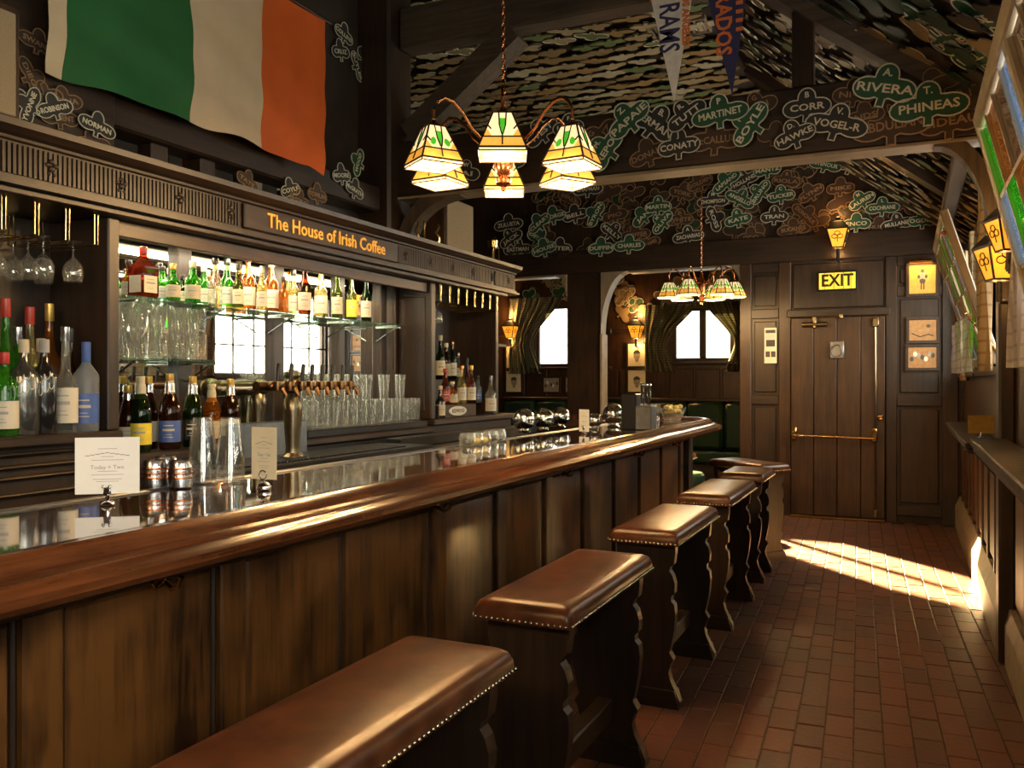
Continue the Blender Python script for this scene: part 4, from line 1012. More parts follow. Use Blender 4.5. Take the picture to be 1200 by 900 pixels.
# garnish jars sunk at the inner edge of the bar
for i, (u, v) in enumerate(((548, 520), (557, 521), (566, 519), (575, 518), (584, 518))):
    p = at(u, v, X=-2.0); p.z = ZB+.001
    t = thing('garnish_jar', 'low glass garnish jar at the inner edge of the bar, %s from the left' % ORD[i], 'jar', p, group='garnish jars')
    obj('jar', MB().lathe([(.040, 0), (.044, .004), (.044, .05), (.038, .058), (.038, .066), (.036, .066), (.040, .05), (.040, .006), (1e-6, .006)], 16), M['glass'], t, 40)
    obj('garnish', MB().sphere((0, 0, .022), .030, 10, 6, sz=.55), M['lemon'] if i in (1, 2) else M['b_olive'], t, 60)

# ================================================================== BENCH STOOLS
def rounded_cushion(L, W, z0, z1, b=.035):
    mbq = MB(); rings = []
    # stacked rounded rectangles
    def ring(hw, hl, z, r, n=4):
        pts = []
        for (sx, sy, a0) in ((1, 1, 0), (-1, 1, PI/2), (-1, -1, PI), (1, -1, 1.5*PI)):
            for i in range(n+1):
                a = a0+PI/2*i/n; pts.append((sx*(hw-r)+r*math.cos(a), sy*(hl-r)+r*math.sin(a), z))
        return pts
    lv = [(0, z0, .015), (.0, z0+.014, .018), (-.002, z0+(z1-z0)*.50, .02), (-.010, z0+(z1-z0)*.78, .022), (-.024, z0+(z1-z0)*.93, .024), (-.050, z1-.001, .026), (-.11, z1+.002, .03)]
    n = None; vs = []
    for (o, z, r) in lv: q = ring(W/2+o, L/2+o, z, r); n = len(q); vs += q
    fs = [tuple(reversed(range(n)))]
    for i in range(len(lv)-1):
        for k in range(n): k2 = (k+1) % n; fs.append((i*n+k, i*n+k2, (i+1)*n+k2, (i+1)*n+k))
    fs.append(tuple(range((len(lv)-1)*n, len(lv)*n)))
    return mbq.add(vs, fs)
def scallop(W):
    # half outline of the trestle board: (half width, z)
    h = [(.150, .0), (.150, .030), (.128, .075), (.108, .115), (.100, .150), (.110, .185), (.122, .205), (.112, .222), (.104, .235), (.113, .27), (.124, .33), (.130, .40), (.126, .44), (.112, .455), (.112, .475), (.126, .49), (.128, .53), (.118, .565), (.104, .585), (.108, .60), (.124, .615), (.130, .66), (.130, .700)]
    return [(a, z) for a, z in h] + [(-a, z) for a, z in reversed(h)]
def bench(L=.86, W=.31, label='', short=False):
    t = thing('bench_stool', label, 'bar stool', (0,0,0), group='leather-topped bench stools along the bar')
    obj('seat', rounded_cushion(L, W, .700, .762), M['leather'], t, 50)
    for sy in (-1, 1):
        y = sy*(L/2-.075)
        obj('trestle', MB().prism(scallop(W), 'y', y-.022, y+.022), M['dark_z'], t)
        obj('foot', MB().prism([(-.150, 0), (.150, 0), (.128, .075), (-.128, .075)], 'y', y-.036, y+.036), M['dark_x'], t)
    obj('stretcher', MB().cbox(-.03, .03, -L/2+.098, L/2-.098, .155, .235, .006), M['oak_y'], t)
    obj('apron', MB().cbox(-.10, .10, -L/2+.10, L/2-.10, .655, .699, .005), M['dark_y'], t)
    nb = MB(); hw, hl = W/2+.002, L/2+.002; step = .0175
    pts = []
    k = int((2*hl-.03)/step)
    for i in range(k+1):
        y = -hl+.015+i*(2*hl-.03)/k; pts += [(hw, y, 1, 0), (-hw, y, -1, 0)]
    k = int((2*hw-.03)/step)
    for i in range(k+1):
        x = -hw+.015+i*(2*hw-.03)/k; pts += [(x, hl, 0, 1), (x, -hl, 0, -1)]
    for (x, y, nx, ny) in pts:
        r = .0056; z = .708
        nb.sphere((x, y, z), r, 6, 4)
    obj('nail_trim', nb, M['nail'], t, 60, kind='stuff')
    return t
proto = bench(label='nearest leather bench stool, cut by the bottom of the frame')
proto.location = (-1.01, 1.44, .001)
for (x, y, rz, lb) in ((-1.01, 2.66, 0, 'whole leather bench stool, second from the camera'), (-1.03, 3.97, 0, 'leather bench stool with a sunlit edge, third from the camera'), (-1.04, 5.22, 0, 'leather bench stool, fourth from the camera')):
    o = copy_tree(proto); o.location = (x, y, .001); o.rotation_euler = (0, 0, rz); o['label'] = lb
o = bench(.52, .31, 'short leather stool, fifth from the camera'); o.location = (-1.05, 6.28, .001)
o = bench(.62, .31, 'angled leather stool at the corner of the bar'); o.location = (-1.16, 6.98, .001); o.rotation_euler = (0, 0, rad(52))
o = bench(.46, .31, 'leather stool at the far end of the bar, half hidden by it'); o.location = (-1.95, 7.50, .001); o.rotation_euler = (0, 0, rad(90))

# ================================================================== CHANDELIERS AND LANTERNS
def shade(parent, pos, rz, nsides, rb, rt, h, skirt):
    s_ = bpy.data.objects.new('lamp_shade', None); C.objects.link(s_); s_.parent = parent; s_.location = pos; s_.rotation_euler = (0, 0, rz); s_.empty_display_size = .02
    lead = MB(); q = 1/math.cos(PI/nsides)
    def P(r, k, z): a = 2*PI*(k+.5)/nsides; return Vector((r*q*math.cos(a), r*q*math.sin(a), z))
    for k in range(nsides):
        a, b = k-1, k
        b0, b1, t0, t1 = P(rb, a, 0), P(rb, b, 0), P(rt, a, h), P(rt, b, h)
        s0, s1 = P(rb, a, -skirt), P(rb, b, -skirt)
        def L(u, v): return (b0*(1-u)+b1*u)*(1-v) + (t0*(1-u)+t1*u)*v
        ctr = Vector((0, 0, h/2)); nn = (b1-b0).cross(t0-b0).normalized()
        if nn.dot((b0+t1)/2-ctr) < 0: nn = -nn
        mb = MB()
        def piece(uvs, mi, off=.0):
            pts = [L(u, v)+nn*off for u, v in uvs]; m_ = len(pts)
            mb.add(pts+[p_-nn*.002 for p_ in pts], [tuple(range(m_)), tuple(reversed(range(m_, 2*m_)))]+[(i, m_+i, m_+(i+1)%m_, (i+1)%m_) for i in range(m_)], mi)
        piece([(0,0),(1,0),(1,.28),(0,.28)], 1); piece([(0,.28),(1,.28),(1,1),(0,1)], 0)
        piece([(0,.28),(.24,.28),(.10,.46),(0,.50)], 1, .001); piece([(1,.28),(1,.50),(.90,.46),(.76,.28)], 1, .001)
        piece([(.36,.82),(.64,.82),(.60,.60),(.52,.38),(.48,.38),(.40,.60)], 2, .002)
        for cx in (.26, .74): piece([(cx+.10*math.cos(2*PI*i/8), .50+.12*math.sin(2*PI*i/8)) for i in range(8)], 2 if nsides > 4 or k % 2 else 0, .002)
        mb.add([b0, b1, s1, s0]+[p_*.985 for p_ in (b0, b1, s1, s0)], [(0,1,2,3), (7,6,5,4)], 0)
        pn = obj('pane', mb, [M['shade_w'], M['shade_y'], M['shade_g']], s_)
        ln = [((0,.28),(1,.28)), ((.5,.05),(.5,.38)), ((.36,.82),(.30,1)), ((.64,.82),(.70,1)), ((.36,.82),(.40,.60)), ((.64,.82),(.60,.60)), ((.40,.60),(.48,.36)), ((.60,.60),(.52,.36)), ((.16,.5),(.0,.62)), ((.84,.5),(1,.62))]
        for (p_, q_) in ln: lead.tube([L(*p_)+nn*.003, L(*q_)+nn*.003], .0030 if nsides == 4 else .002, 4)
        lead.tube([b0, t0], .0045, 4); lead.tube([b0, b1], .004, 4); lead.tube([t0, t1], .003, 4); lead.tube([s0, s1], .003, 4); lead.tube([b0, s0], .003, 4)
    obj('leading', lead, M['lead'], s_)
    obj('cap', MB().lathe([(rt*1.15, h), (rt*.9, h+.008), (.012, h+.02), (.010, h+.03)], 12), M['copper'], s_, 40)
    obj('bulb', MB().sphere((0, 0, h*.30), .020, 10, 6), M['bulb'], s_, 60)
    return s_
def chain(mb, x, y, z0, z1, r=.012, th=.003):
    z = z0; i = 0
    while z < z1:
        pts = []
        for k in range(10):
            a = 2*PI*k/10; c_, s2 = r*.6*math.cos(a), r*1.3*math.sin(a)
            pts.append((x+(c_ if i % 2 else 0), y+(0 if i % 2 else c_), z+s2))
        mb.tube(pts, th, 5, closed=True); z += r*1.9; i += 1
def chandelier(loc, ztop, Rr, label, nsides, rb, rt, h, sk, rot, n=6, energy=15):
    t = thing('chandelier', label, 'chandelier', loc)
    obj('column', MB().lathe([(1e-6, -.135), (.012, -.13), (.010, -.115), (.034, -.10), (.038, -.085), (.020, -.07), (.032, -.055), (.040, -.03), (.042, .06), (.036, .09), (.020, .11), (.014, .16), (.010, .17)], 18), M['copper'], t, 40)
    mb = MB(); chain(mb, 0, 0, .18, ztop-loc[2]-.02); obj('chain', mb, M['copper'], t, 60)
    obj('ceiling_cap', MB().lathe([(.06, ztop-loc[2]-.001), (.055, ztop-loc[2]-.02), (.01, ztop-loc[2]-.035)], 14), M['copper'], t, 40)
    for i in range(n):
        a = rot + 2*PI*i/n; ca_, sa_ = math.cos(a), math.sin(a)
        pr = [(.04, -.02), (.07, -.045), (.11, -.045), (.15, -.01), (.19, .045), (.235, .085), (.275, .095), (.315, .075), (Rr, .035), (Rr, .0)]
        pr = [(q if q < .3 else q*Rr/.335 if q != Rr else Rr, z) for q, z in pr]
        obj('arm', MB().tube([(q*ca_, q*sa_, z+h-.02) for q, z in pr], .0075, 8), M['copper'], t, 60)
        shade(t, (Rr*ca_, Rr*sa_, -.055), a+PI/nsides*(0 if nsides != 4 else 0), nsides, rb, rt, h, sk)
        lamp('shade_light', 'POINT', (loc[0]+Rr*ca_, loc[1]+Rr*sa_, loc[2]-.075-sk*.5), energy, (1, .62, .27), shadow_soft_size=.03)
    return t
pc = at(590, 196, D=3.62)
chandelier((pc.x, pc.y, pc.z+.03), 3.98 if False else ZC, .325, 'near copper chandelier with square shamrock glass shades', 4, .090, .036, .145, .014, TH-PI/2)
pc2 = at(822, 343, D=8.0)
chandelier((pc2.x, pc2.y, pc2.z+.02), ZC, .30, 'far chandelier with bell-shaped stained glass shades before the right arch', 8, .105, .045, .13, .012, .35, energy=14)
chandelier((-1.3, -.9, 2.45), ZC, .325, 'unseen copper chandelier added behind the camera for fill light', 4, .090, .036, .145, .014, .2, energy=15)  # added out of view to brighten the room

def lantern(loc, sc, label, rz=0, bracket='pole', blen=.12, energy=8, back=(1,0)):
    t = thing('wall_lantern', label, 'lantern', loc, rz, group='wall lanterns')
    q = math.sqrt(2)
    b = .045*sc; tp = .085*sc; h = .15*sc
    for k in range(4):
        a0 = PI/4+k*PI/2; a1 = a0+PI/2
        P = lambda r, a, z: (r*q*math.cos(a), r*q*math.sin(a), z)
        vs = [P(b, a0, 0), P(b, a1, 0), P(tp, a1, h), P(tp, a0, h)]; vi = [(x*.97, y*.97, z) for x, y, z in vs]
        pn = obj('pane', MB().add(vs+vi, [(0,1,2,3), (7,6,5,4), (0,4,5,1), (1,5,6,2), (2,6,7,3), (3,7,4,0)]), M['lantern_glass'], t)
        # lead shamrock on the pane
        m_ = [sum(c)/4 for c in zip(*vs)]; ld = MB(); e = Vector(vs[1])-Vector(vs[0]); e.normalize(); up = (Vector(vs[3])+Vector(vs[2])-Vector(vs[0])-Vector(vs[1])).normalized(); nn = e.cross(up)
        if nn.dot(Vector((m_[0], m_[1], 0))) < 0: nn = -nn
        for (cx, cz) in ((-.023, .0), (.023, .0), (0, .026)):
            ld.tube([Vector(m_)+nn*.003+e*((cx+.023*math.cos(w_))*sc)+up*((cz+.014+.018*math.sin(w_))*sc) for w_ in [2*PI*i/10 for i in range(10)]], .0032*sc, 4, closed=True)
        ld.tube([Vector(m_)+nn*.003+up*(.0*sc), Vector(m_)+nn*.003-up*(.035*sc)], .003*sc, 4)
        obj('leading', ld, M['lead'], pn)
    fr = MB()
    for k in range(4):
        a0 = PI/4+k*PI/2; fr.tube([(b*q*math.cos(a0), b*q*math.sin(a0), 0), (tp*q*math.cos(a0), tp*q*math.sin(a0), h)], .006*sc, 5)
    fr.lathe([(tp*1.5, h), (tp*1.55, h+.012*sc), (tp*.8, h+.07*sc), (tp*.35, h+.085*sc), (tp*.3, h+.11*sc), (1e-6, h+.12*sc)], 4, a0=PI/4).lathe([(b*.6, -.012*sc), (b*1.5, -.008*sc), (b*1.5, .003)], 4, a0=PI/4)
    obj('frame', fr, M['iron'], t)
    if bracket == 'pole':
        obj('pole', MB().tube([(0, 0, -.01), (0, 0, -.11*sc)], .014*sc, 8).tube([(0, 0, -.11*sc), (back[0]*blen, back[1]*blen, -.11*sc)], .012*sc, 8), M['iron'], t, 50)
    lamp('lantern_light', 'POINT', (loc[0], loc[1], loc[2]-.05), energy*.5, (1, .5, .15), shadow_soft_size=.03)
    lamp('lantern_light', 'POINT', (loc[0]-.0, loc[1], loc[2]+h+.16*sc), energy*.3, (1, .5, .15), shadow_soft_size=.03)
    return t
lp = at(982, 290, Y=YB-.16); lantern((lp.x, lp.y, lp.z), 1.15, 'amber shamrock lantern on the end wall above the exit sign', back=(0, 1), blen=.11)
lantern((.385, 4.55, 1.87), .95, 'amber shamrock lantern on the right wall beside the plaid curtain', rz=rad(20), back=(1, 0), blen=.11)
lantern((.40, 4.30, 1.97), .85, 'amber lantern half hidden behind the pale curtain at the right edge', rz=rad(20), back=(1, 0), blen=.07)
lp = at(745, 396, Y=YF-.13); lantern((lp.x, lp.y, lp.z), 1.1, 'amber wall lantern in the alcove above the framed portraits', back=(0, 1), blen=.12, energy=34)
lp = at(598, 396, Y=YF-.13); lantern((lp.x, lp.y, lp.z), 1.1, 'amber wall lantern behind the end of the back bar', back=(0, 1), blen=.12, energy=34)

# ================================================================== SHAMROCK CARDS
def sham_outline(n=44, wide=1.0, stem=1.0):
    shapes = [(-.26*wide, -.03, .24*wide, .195), (.26*wide, -.03, .24*wide, .195), (0, .19, .19, .21), (0, -.02, .22*wide, .18)]
    pts = []
    for i in range(n):
        a = 2*PI*i/n + .01; dx, dy = math.cos(a), math.sin(a); r = .12
        for (cx, cy, ax, ay) in shapes:
            A = (dx/ax)**2+(dy/ay)**2; B = -2*(dx*cx/ax**2+dy*cy/ay**2); Cc = (cx/ax)**2+(cy/ay)**2-1
            q = B*B-4*A*Cc
            if q >= 0: r = max(r, (-B+math.sqrt(q))/(2*A))
        if dy < 0 and abs(dx/dy) < .30: r = max(r, .33*stem/abs(dy))
        pts.append((r*dx, r*dy))
    return pts
OUT = [sham_outline(44, 1.0), sham_outline(44, 1.18), sham_outline(44, .86)]
def sham_meshes(outl, tag_, mc, ml, th=.006):
    n = len(outl); mb = MB()
    vs = [(x, y, th) for x, y in outl] + [(x, y, 0) for x, y in outl] + [(0, 0, th)]
    mb.add(vs, [(i, (i+1)%n, 2*n) for i in range(n)] + [((i+1)%n, i, n+i, n+(i+1)%n) for i in range(n)])
    card = mb.mesh('shamrock_card', mc)
    def off(k):
        res = []
        for i in range(n):
            p = Vector(outl[i]); d = (Vector(outl[(i+1)%n])-Vector(outl[i-1])).normalized(); nn = Vector((-d.y, d.x)); q = p+nn*k; res.append(q)
        return res
    a, b = off(.001), off(.024); z0, z1 = th, th+.004
    vs = [(p.x, p.y, z0) for p in a]+[(p.x, p.y, z1) for p in a]+[(p.x, p.y, z1) for p in b]+[(p.x, p.y, z0) for p in b]
    fs = []
    for i in range(n):
        j = (i+1) % n
        for r_ in range(3): fs.append((r_*n+i, r_*n+j, (r_+1)*n+j, (r_+1)*n+i))
    ring = MB().add(vs, fs).mesh('outline', ml)
    return card, ring
SM = {}
def sham(kind, shp):
    if (kind, shp) not in SM:
        mc, ml = {'green': ('card_green', 'card_line'), 'black': ('card_black', 'card_line'), 'brown': ('card_brown', 'card_dim'), 'rand': ('card_rand', 'lead'), 'dark': ('card_rdark', 'card_dim'), 'darkline': ('card_rdark', 'letter'), 'pale': ('card_rand', 'letter')}[kind]  # dark ring on rand cards paints the shadow lines between overlapping cards
        SM[(kind, shp)] = sham_meshes(OUT[shp], kind, M[mc], M[ml])
    return SM[(kind, shp)]
def put_card(F, pos, rot, sc, kind, shp, label, group, ini=None, name=None, textmat='letter', outline=True, nsize=.20):
    card, ring = sham(kind, shp)
    o = link('shamrock_card', card); o.matrix_basis = Matrix.Translation(pos) @ F @ Matrix.Rotation(rot, 4, 'Z') @ Matrix.Diagonal((sc, sc, 1, 1))
    tag(o, label, 'shamrock', group)
    if outline: link('outline', ring, o)
    if name:
        me = text_mesh(name, nsize, M[textmat], .0008, .004, width=min(.88, .15*len(name)+.10)); q = link('lettering', me, o); q.location = (0, -.02, .0075)
    if ini:
        me = text_mesh(ini, .17, M[textmat], .0008, .004); q = link('lettering', me, o); q.location = (0, .24, .0075)
    return o
# lettered cards on the great tie beam  (u, v, width px, tilt deg, kind, initial, name)
tb = [(512,190,42,10,'black','S','SLEID'), (548,204,40,-8,'black','W','JAI'), (606,196,34,30,'green','',''), (636,156,46,35,'black','D','WEST'), (668,150,40,0,'black','F','LYNN'), (704,164,56,55,'brown','G','CRUZ'), (740,143,58,38,'green','Z.','PAPAIE'), (713,178,56,55,'green','M.','KREPON'), (768,146,60,-38,'black','B.','BERMAN'),
 (760,180,50,18,'brown','','DONALD'), (806,137,52,32,'black','R.','TUTT'), (797,172,52,4,'black','J','CONATY'), (846,136,58,6,'green','P','MARTINET'), (838,163,60,0,'brown','','McCALLUM'), (880,148,58,56,'green','P.','BOYLE'), (888,126,48,20,'brown','G','SON'), (908,158,42,-8,'brown','',''),
 (946,126,56,0,'black','B','CORR'), (932,161,50,20,'black','D.','HAWKE'), (981,147,62,-16,'black','V.','VOGEL-R'), (1001,110,50,-6,'brown','','NICK'), (1014,136,44,8,'brown','','NDS'), (1037,106,72,-14,'green','A.','RIVERA'), (1044,146,78,4,'brown','R','ABDULIAN'), (1088,127,74,2,'green','T.','PHINEAS'),
 (1112,141,70,4,'brown','','GIDEAU'), (1098,100,56,28,'brown','','DER'), (1128,92,74,14,'brown','J','BERNSTEIN'), (618,228,30,0,'brown','','')][:28]
tb.sort(key=lambda q: q[0])
for i, (u, v, wp, rot, kind, ini, nm) in enumerate(tb):
    back = kind == 'brown'
    pos = at(u, v, Y=YTB-.006); D = depth(u, Y=YTB); sc = wp*D/1000*.98
    pos.y = YTB-.001 - (.010*(i % 2) if back else .020+.010*(i % 3) if kind == 'black' else .050+.010*(i % 2))
    colw = {'green': 'bright green', 'black': 'black', 'brown': 'dim brown'}[kind]
    put_card(FACE_NY, pos, rad(rot), sc, kind, 1 if len(nm) > 6 else 0, '%s lettered shamrock on the great tie beam, %s from the left' % (colw, ordn(i)), 'lettered shamrocks on the tie beam', ini, nm, 'letter' if not back else 'card_dim')
# cards on the end gable above the header
gb = [(597,263,'black','','ZULUETA',4), (600,280,'black','R','JACK',30), (608,292,'black','K','EASTMAN',0), (634,262,'green','','CLEARY',35), (633,280,'green','','DELLO',-35), (640,292,'green','','HOUSE',15), (657,291,'black','','PETER',-5), (650,254,'green','','GEORGE',10), (675,252,'black','','BELL',10), (699,252,'green','','BYRON',60), (721,252,'brown','','PIO',10), (718,272,'black','C','KELLY',-40), (706,291,'green','','DUFFIN',0), (690,291,'brown','','COO',10), (739,288,'green','','CHARLES',0), (757,288,'brown','','WILLIAMS',25),
 (745,275,'brown','','PFEIFFER',5), (755,254,'green','','JAN',40), (773,243,'green','A','MARTIN',0), (777,261,'green','M','OLIVA',50), (797,257,'brown','A','WHITE',0), (807,277,'black','A','ZACHARIAS',5), (836,236,'black','M','THOMPSON',0), (838,257,'black','','ROSS',-70), (852,214,'green','','LAPSAND',35), (873,212,'black','K','HOLLAND',25), (868,234,'green','J','ANGELLO',-30), (891,226,'green','C','BRUNO',55), (900,200,'green','','MANTZ',5), (921,212,'brown','B','RIOLA',-10), (916,230,'green','C','TUCKER',5), (866,258,'green','K','KATE',10), (908,254,'black','S','TRAN',0), (880,278,'brown','','ODD',0), (944,252,'brown','','DONOHUE',-45),
 (930,268,'brown','','BUCKNER',5), (968,194,'green','L','RITENOUR',-18), (997,196,'green','H','ROBERTS',-22), (1024,205,'green','A','ANGEL',0), (1010,236,'green','M','LAUREN',30), (1034,244,'green','L','COCHRANE',0), (1004,263,'green','','ENCO',0), (1052,262,'black','B','MULLANEY',8), (1081,259,'green','R','OGDEN',0), (1030,266,'brown','','HUNT',0), (1062,239,'brown','','DODD',-50), (1046,216,'green','','COLLINS',-45), (950,226,'brown','','FLYNN',30), (985,220,'brown','','MIKE',0), (820,214,'brown','','GOLDEN',20), (800,226,'brown','','YORK',-20), (690,222,'black','','CHAPMAN',0), (668,232,'brown','','HALL',-30)]
gb.sort(key=lambda q: q[0])
YG = YB
for i, (u, v, kind, ini, nm, rot) in enumerate(gb):
    pos = at(u, v, Y=YG-.01); D = depth(u, Y=YG); sc = 32*D/1000
    pos.y = YG-.010-(.020+.010*(i % 2) if kind == 'black' else .040+.010*(i % 3) if kind == 'green' else .010*(i % 2))
    colw = {'green': 'green', 'black': 'black', 'brown': 'dim brown'}[kind]
    put_card(FACE_NY, pos, rad(rot), sc, kind, 1 if len(nm) > 6 else 0, '%s name shamrock on the end gable, %s from the left' % (colw, ordn(i)), 'name shamrocks on the end gable', ini, nm, 'letter' if kind != 'brown' else 'card_dim', nsize=.2)
# dim unlettered cards between them
cnt = 0
for i in range(150):
    x = R.uniform(-4.0, .35); z = R.uniform(2.98, 3.75)
    if z > ZE + .7*(XR-x): continue
    cnt += 1
    if cnt > 72: break
    put_card(FACE_NY, (x, YG-.0012-.0022*(i % 4), z), R.uniform(-.9, .9), .28, 'brown' if i % 2 else 'dark', i % 3, 'dim old shamrock filling a gap on the end gable', 'dim gable cards')
# ceiling cards: flat ceiling and the right slope (nearest singly, the rest as one)
FS = Matrix.Rotation(math.atan(sl), 4, 'Y') @ FACE_DN          # faces down along the slope
cells = []
yy = 4.98; row = 0
while yy < 9.2:
    xx = -4.9 + (.11 if row % 2 else 0)
    while xx < -1.3: cells.append(('f', xx+R.uniform(-.03, .03), yy+R.uniform(-.02, .02))); xx += .235
    row += 1; yy += .165
yy = 1.9; row = 0
while yy < 9.1:
    q = .12 + (.1 if row % 2 else 0)
    while q < 2.25: cells.append(('s', q, yy+R.uniform(-.02, .02))); q += .24
    row += 1; yy += .19
def cell_matrix(c, i):
    rot = R.uniform(-.35, .35) + (PI if c[0] == 'f' else PI/2)
    tilt = Matrix.Rotation(rad(R.uniform(3, 9)), 4, 'X') @ Matrix.Rotation(rad(R.uniform(-5, 5)), 4, 'Y')
    if c[0] == 'f': pos = Vector((c[1], c[2], ZC-.028-.004*(i % 3))); F = FACE_DN
    else:
        d = Vector((XS-(XR+.14), 0, ZC-ZE)).normalized(); pos = Vector((XR+.14, c[2], ZE)) + d*c[1] + Vector((-sl, 0, -1)).normalized()*(.028+.004*(i % 3)); F = FS
    return Matrix.Translation(pos) @ F @ tilt @ Matrix.Rotation(rot, 4, 'Z') @ Matrix.Diagonal((.27, .27, 1, 1))
vis = []
for c in cells:
    if c[0] == 'f': dd = math.hypot(c[1], c[2]); ok = True
    else:
        dd = math.hypot(.0, c[2])
    vis.append((dd, c))
# those seen through the truss opening come first
vis.sort(key=lambda q: (0 if (q[1][0] == 'f' and -3.9 < q[1][1] and q[1][2] < 8.4) or (q[1][0] == 's' and q[1][2] > 5.0 and q[1][2] < 8) else 1, q[0]))
mb1 = MB(); mb2 = MB()
ci, ring0 = sham('rand', 0)
for i, (dd, c) in enumerate(vis):
    Mx = cell_matrix(c, i)
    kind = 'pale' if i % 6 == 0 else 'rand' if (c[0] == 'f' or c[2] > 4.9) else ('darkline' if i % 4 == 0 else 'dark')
    if i < 170:
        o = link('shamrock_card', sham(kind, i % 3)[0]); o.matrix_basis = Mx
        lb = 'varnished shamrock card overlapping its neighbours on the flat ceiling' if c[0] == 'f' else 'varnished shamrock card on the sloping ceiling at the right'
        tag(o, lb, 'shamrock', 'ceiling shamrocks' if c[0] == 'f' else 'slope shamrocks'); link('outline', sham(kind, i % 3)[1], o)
    else:
        mm = mb1 if kind in ('rand', 'pale') else mb2; ol = OUT[i % 3]; n = len(ol)
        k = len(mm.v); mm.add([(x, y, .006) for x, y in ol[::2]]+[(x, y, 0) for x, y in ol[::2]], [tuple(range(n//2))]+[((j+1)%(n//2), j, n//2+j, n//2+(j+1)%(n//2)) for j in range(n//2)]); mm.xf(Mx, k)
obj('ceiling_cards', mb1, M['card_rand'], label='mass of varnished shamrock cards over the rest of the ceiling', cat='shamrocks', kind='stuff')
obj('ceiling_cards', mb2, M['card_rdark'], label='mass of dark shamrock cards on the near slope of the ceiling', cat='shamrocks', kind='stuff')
# a few lettered cards on the near right slope
for i, (u, v, nm, rot) in enumerate(((1085, 18, 'BURKE', -30), (1118, 45, 'DUNNE', -25), (1140, 62, 'BILL', -20), (1150, 15, 'CASEY', -35))):
    d = Vector((XS-(XR+.14), 0, ZC-ZE)); nrm = Vector((-sl, 0, -1)).normalized(); o_ = Vector((XR+.14, 0, ZE)); ray = at(u, v, D=1.0)-Vector((0, 0, H))
    s_ = (o_-Vector((0, 0, H))).dot(nrm)/ray.dot(nrm); pos = Vector((0, 0, H))+ray*s_ + nrm*.02
    put_card(FS, pos, rad(rot)+PI/2, .34, 'green', 0, 'green shamrock on the near sloping ceiling, %s from the left' % ordn(i), 'near slope shamrocks', None, nm)
# cards on the boards at the left
lc = [(30,125,'YVONNE',70,'black'), (52,112,'PORTER',20,'brown'), (60,127,'ROBINSON',25,'black'), (75,118,'E TINA',15,'brown'), (70,137,'CLEMENT',8,'brown'), (110,148,'NORMAN',-8,'black'), (22,122,'WAYNE',0,'black'), (38,92,'DIEGO',-60,'brown'), (108,168,'AL',10,'brown'), (45,50,'SWANN',-8,'brown')]
lc.sort(key=lambda q: q[0])
for i, (u, v, nm, rot, kind) in enumerate(lc):
    pos = at(u, v, X=-3.07); D = depth(u, X=-3.07); pos.x = -3.079+.011*(kind == 'black')+.0105*(i % 2)*(kind == 'black')
    put_card(FACE_X, pos, rad(rot), 44*D/1000, kind, 1, '%s card on the dark board at the upper left, %s from the left' % ('pale-lined' if kind == 'black' else 'brown', ordn(i)), 'cards on the upper left board', None, nm, 'letter' if kind == 'black' else 'card_dim')
lc = [(402,40,'COLLINS',-10,'black'), (428,62,'JAY',10,'black'), (398,60,'CRUZ',15,'black'), (418,78,'BUTLER',-60,'black')]
for i, (u, v, nm, rot, kind) in enumerate(lc):
    pos = at(u, v, X=-3.285); D = depth(u, X=-3.285)
    put_card(FACE_X, pos, rad(rot), 36*D/1000, kind, 0, 'pale-lined card between flag and black post, %s of four' % ordn(i), 'cards beside the flag', None, nm)
struct('trim_13', MB().cbox(-3.31, -3.28, 3.90, YTB-.12, 2.30, 2.499, .005), M['dark_y'], 'dark board above the carved sign')
lc = [(290,212,'TATE',-20,'brown'), (340,222,'COYLE',20,'black'), (350,235,'McSORLEY',-8,'brown'), (400,205,'MOORE',12,'black'), (415,222,'McGRATH',-12,'black'), (420,190,'WOOD',70,'green'), (372,228,'TOMLIN',0,'brown')]
lc.sort(key=lambda q: q[0])
for i, (u, v, nm, rot, kind) in enumerate(lc):
    pos = at(u, v, X=-3.11); D = depth(u, X=-3.11); pos.x = -3.119+.003*(i % 3)
    put_card(FACE_X, pos, rad(rot), 36*D/1000, kind, 0, '%s card on the dark beam above the carved sign, %s from the left' % ({'black':'pale-lined','green':'green','brown':'brown'}[kind], ordn(i)), 'cards above the carved sign', None, nm, 'letter' if kind != 'brown' else 'card_dim')
# cards in the alcove on the far wall
k = 0
for i in range(60):
    x = R.uniform(-5.3, -1.6); z = R.uniform(2.2, 2.9)
    if W1[0]-.2 < x < W1[1]+.2 and z < 2.65: continue
    if W2[0]-.2 < x < W2[1]+.2 and z < 2.5: continue
    k += 1
    if k > 38: break
    put_card(FACE_NY, (x, YF-.002-.004*(i % 4), z), R.uniform(-1, 1), .30, ('rand', 'pale', 'green')[i % 3], i % 3, 'lamplit shamrock card high on the alcove wall', 'alcove shamrocks')

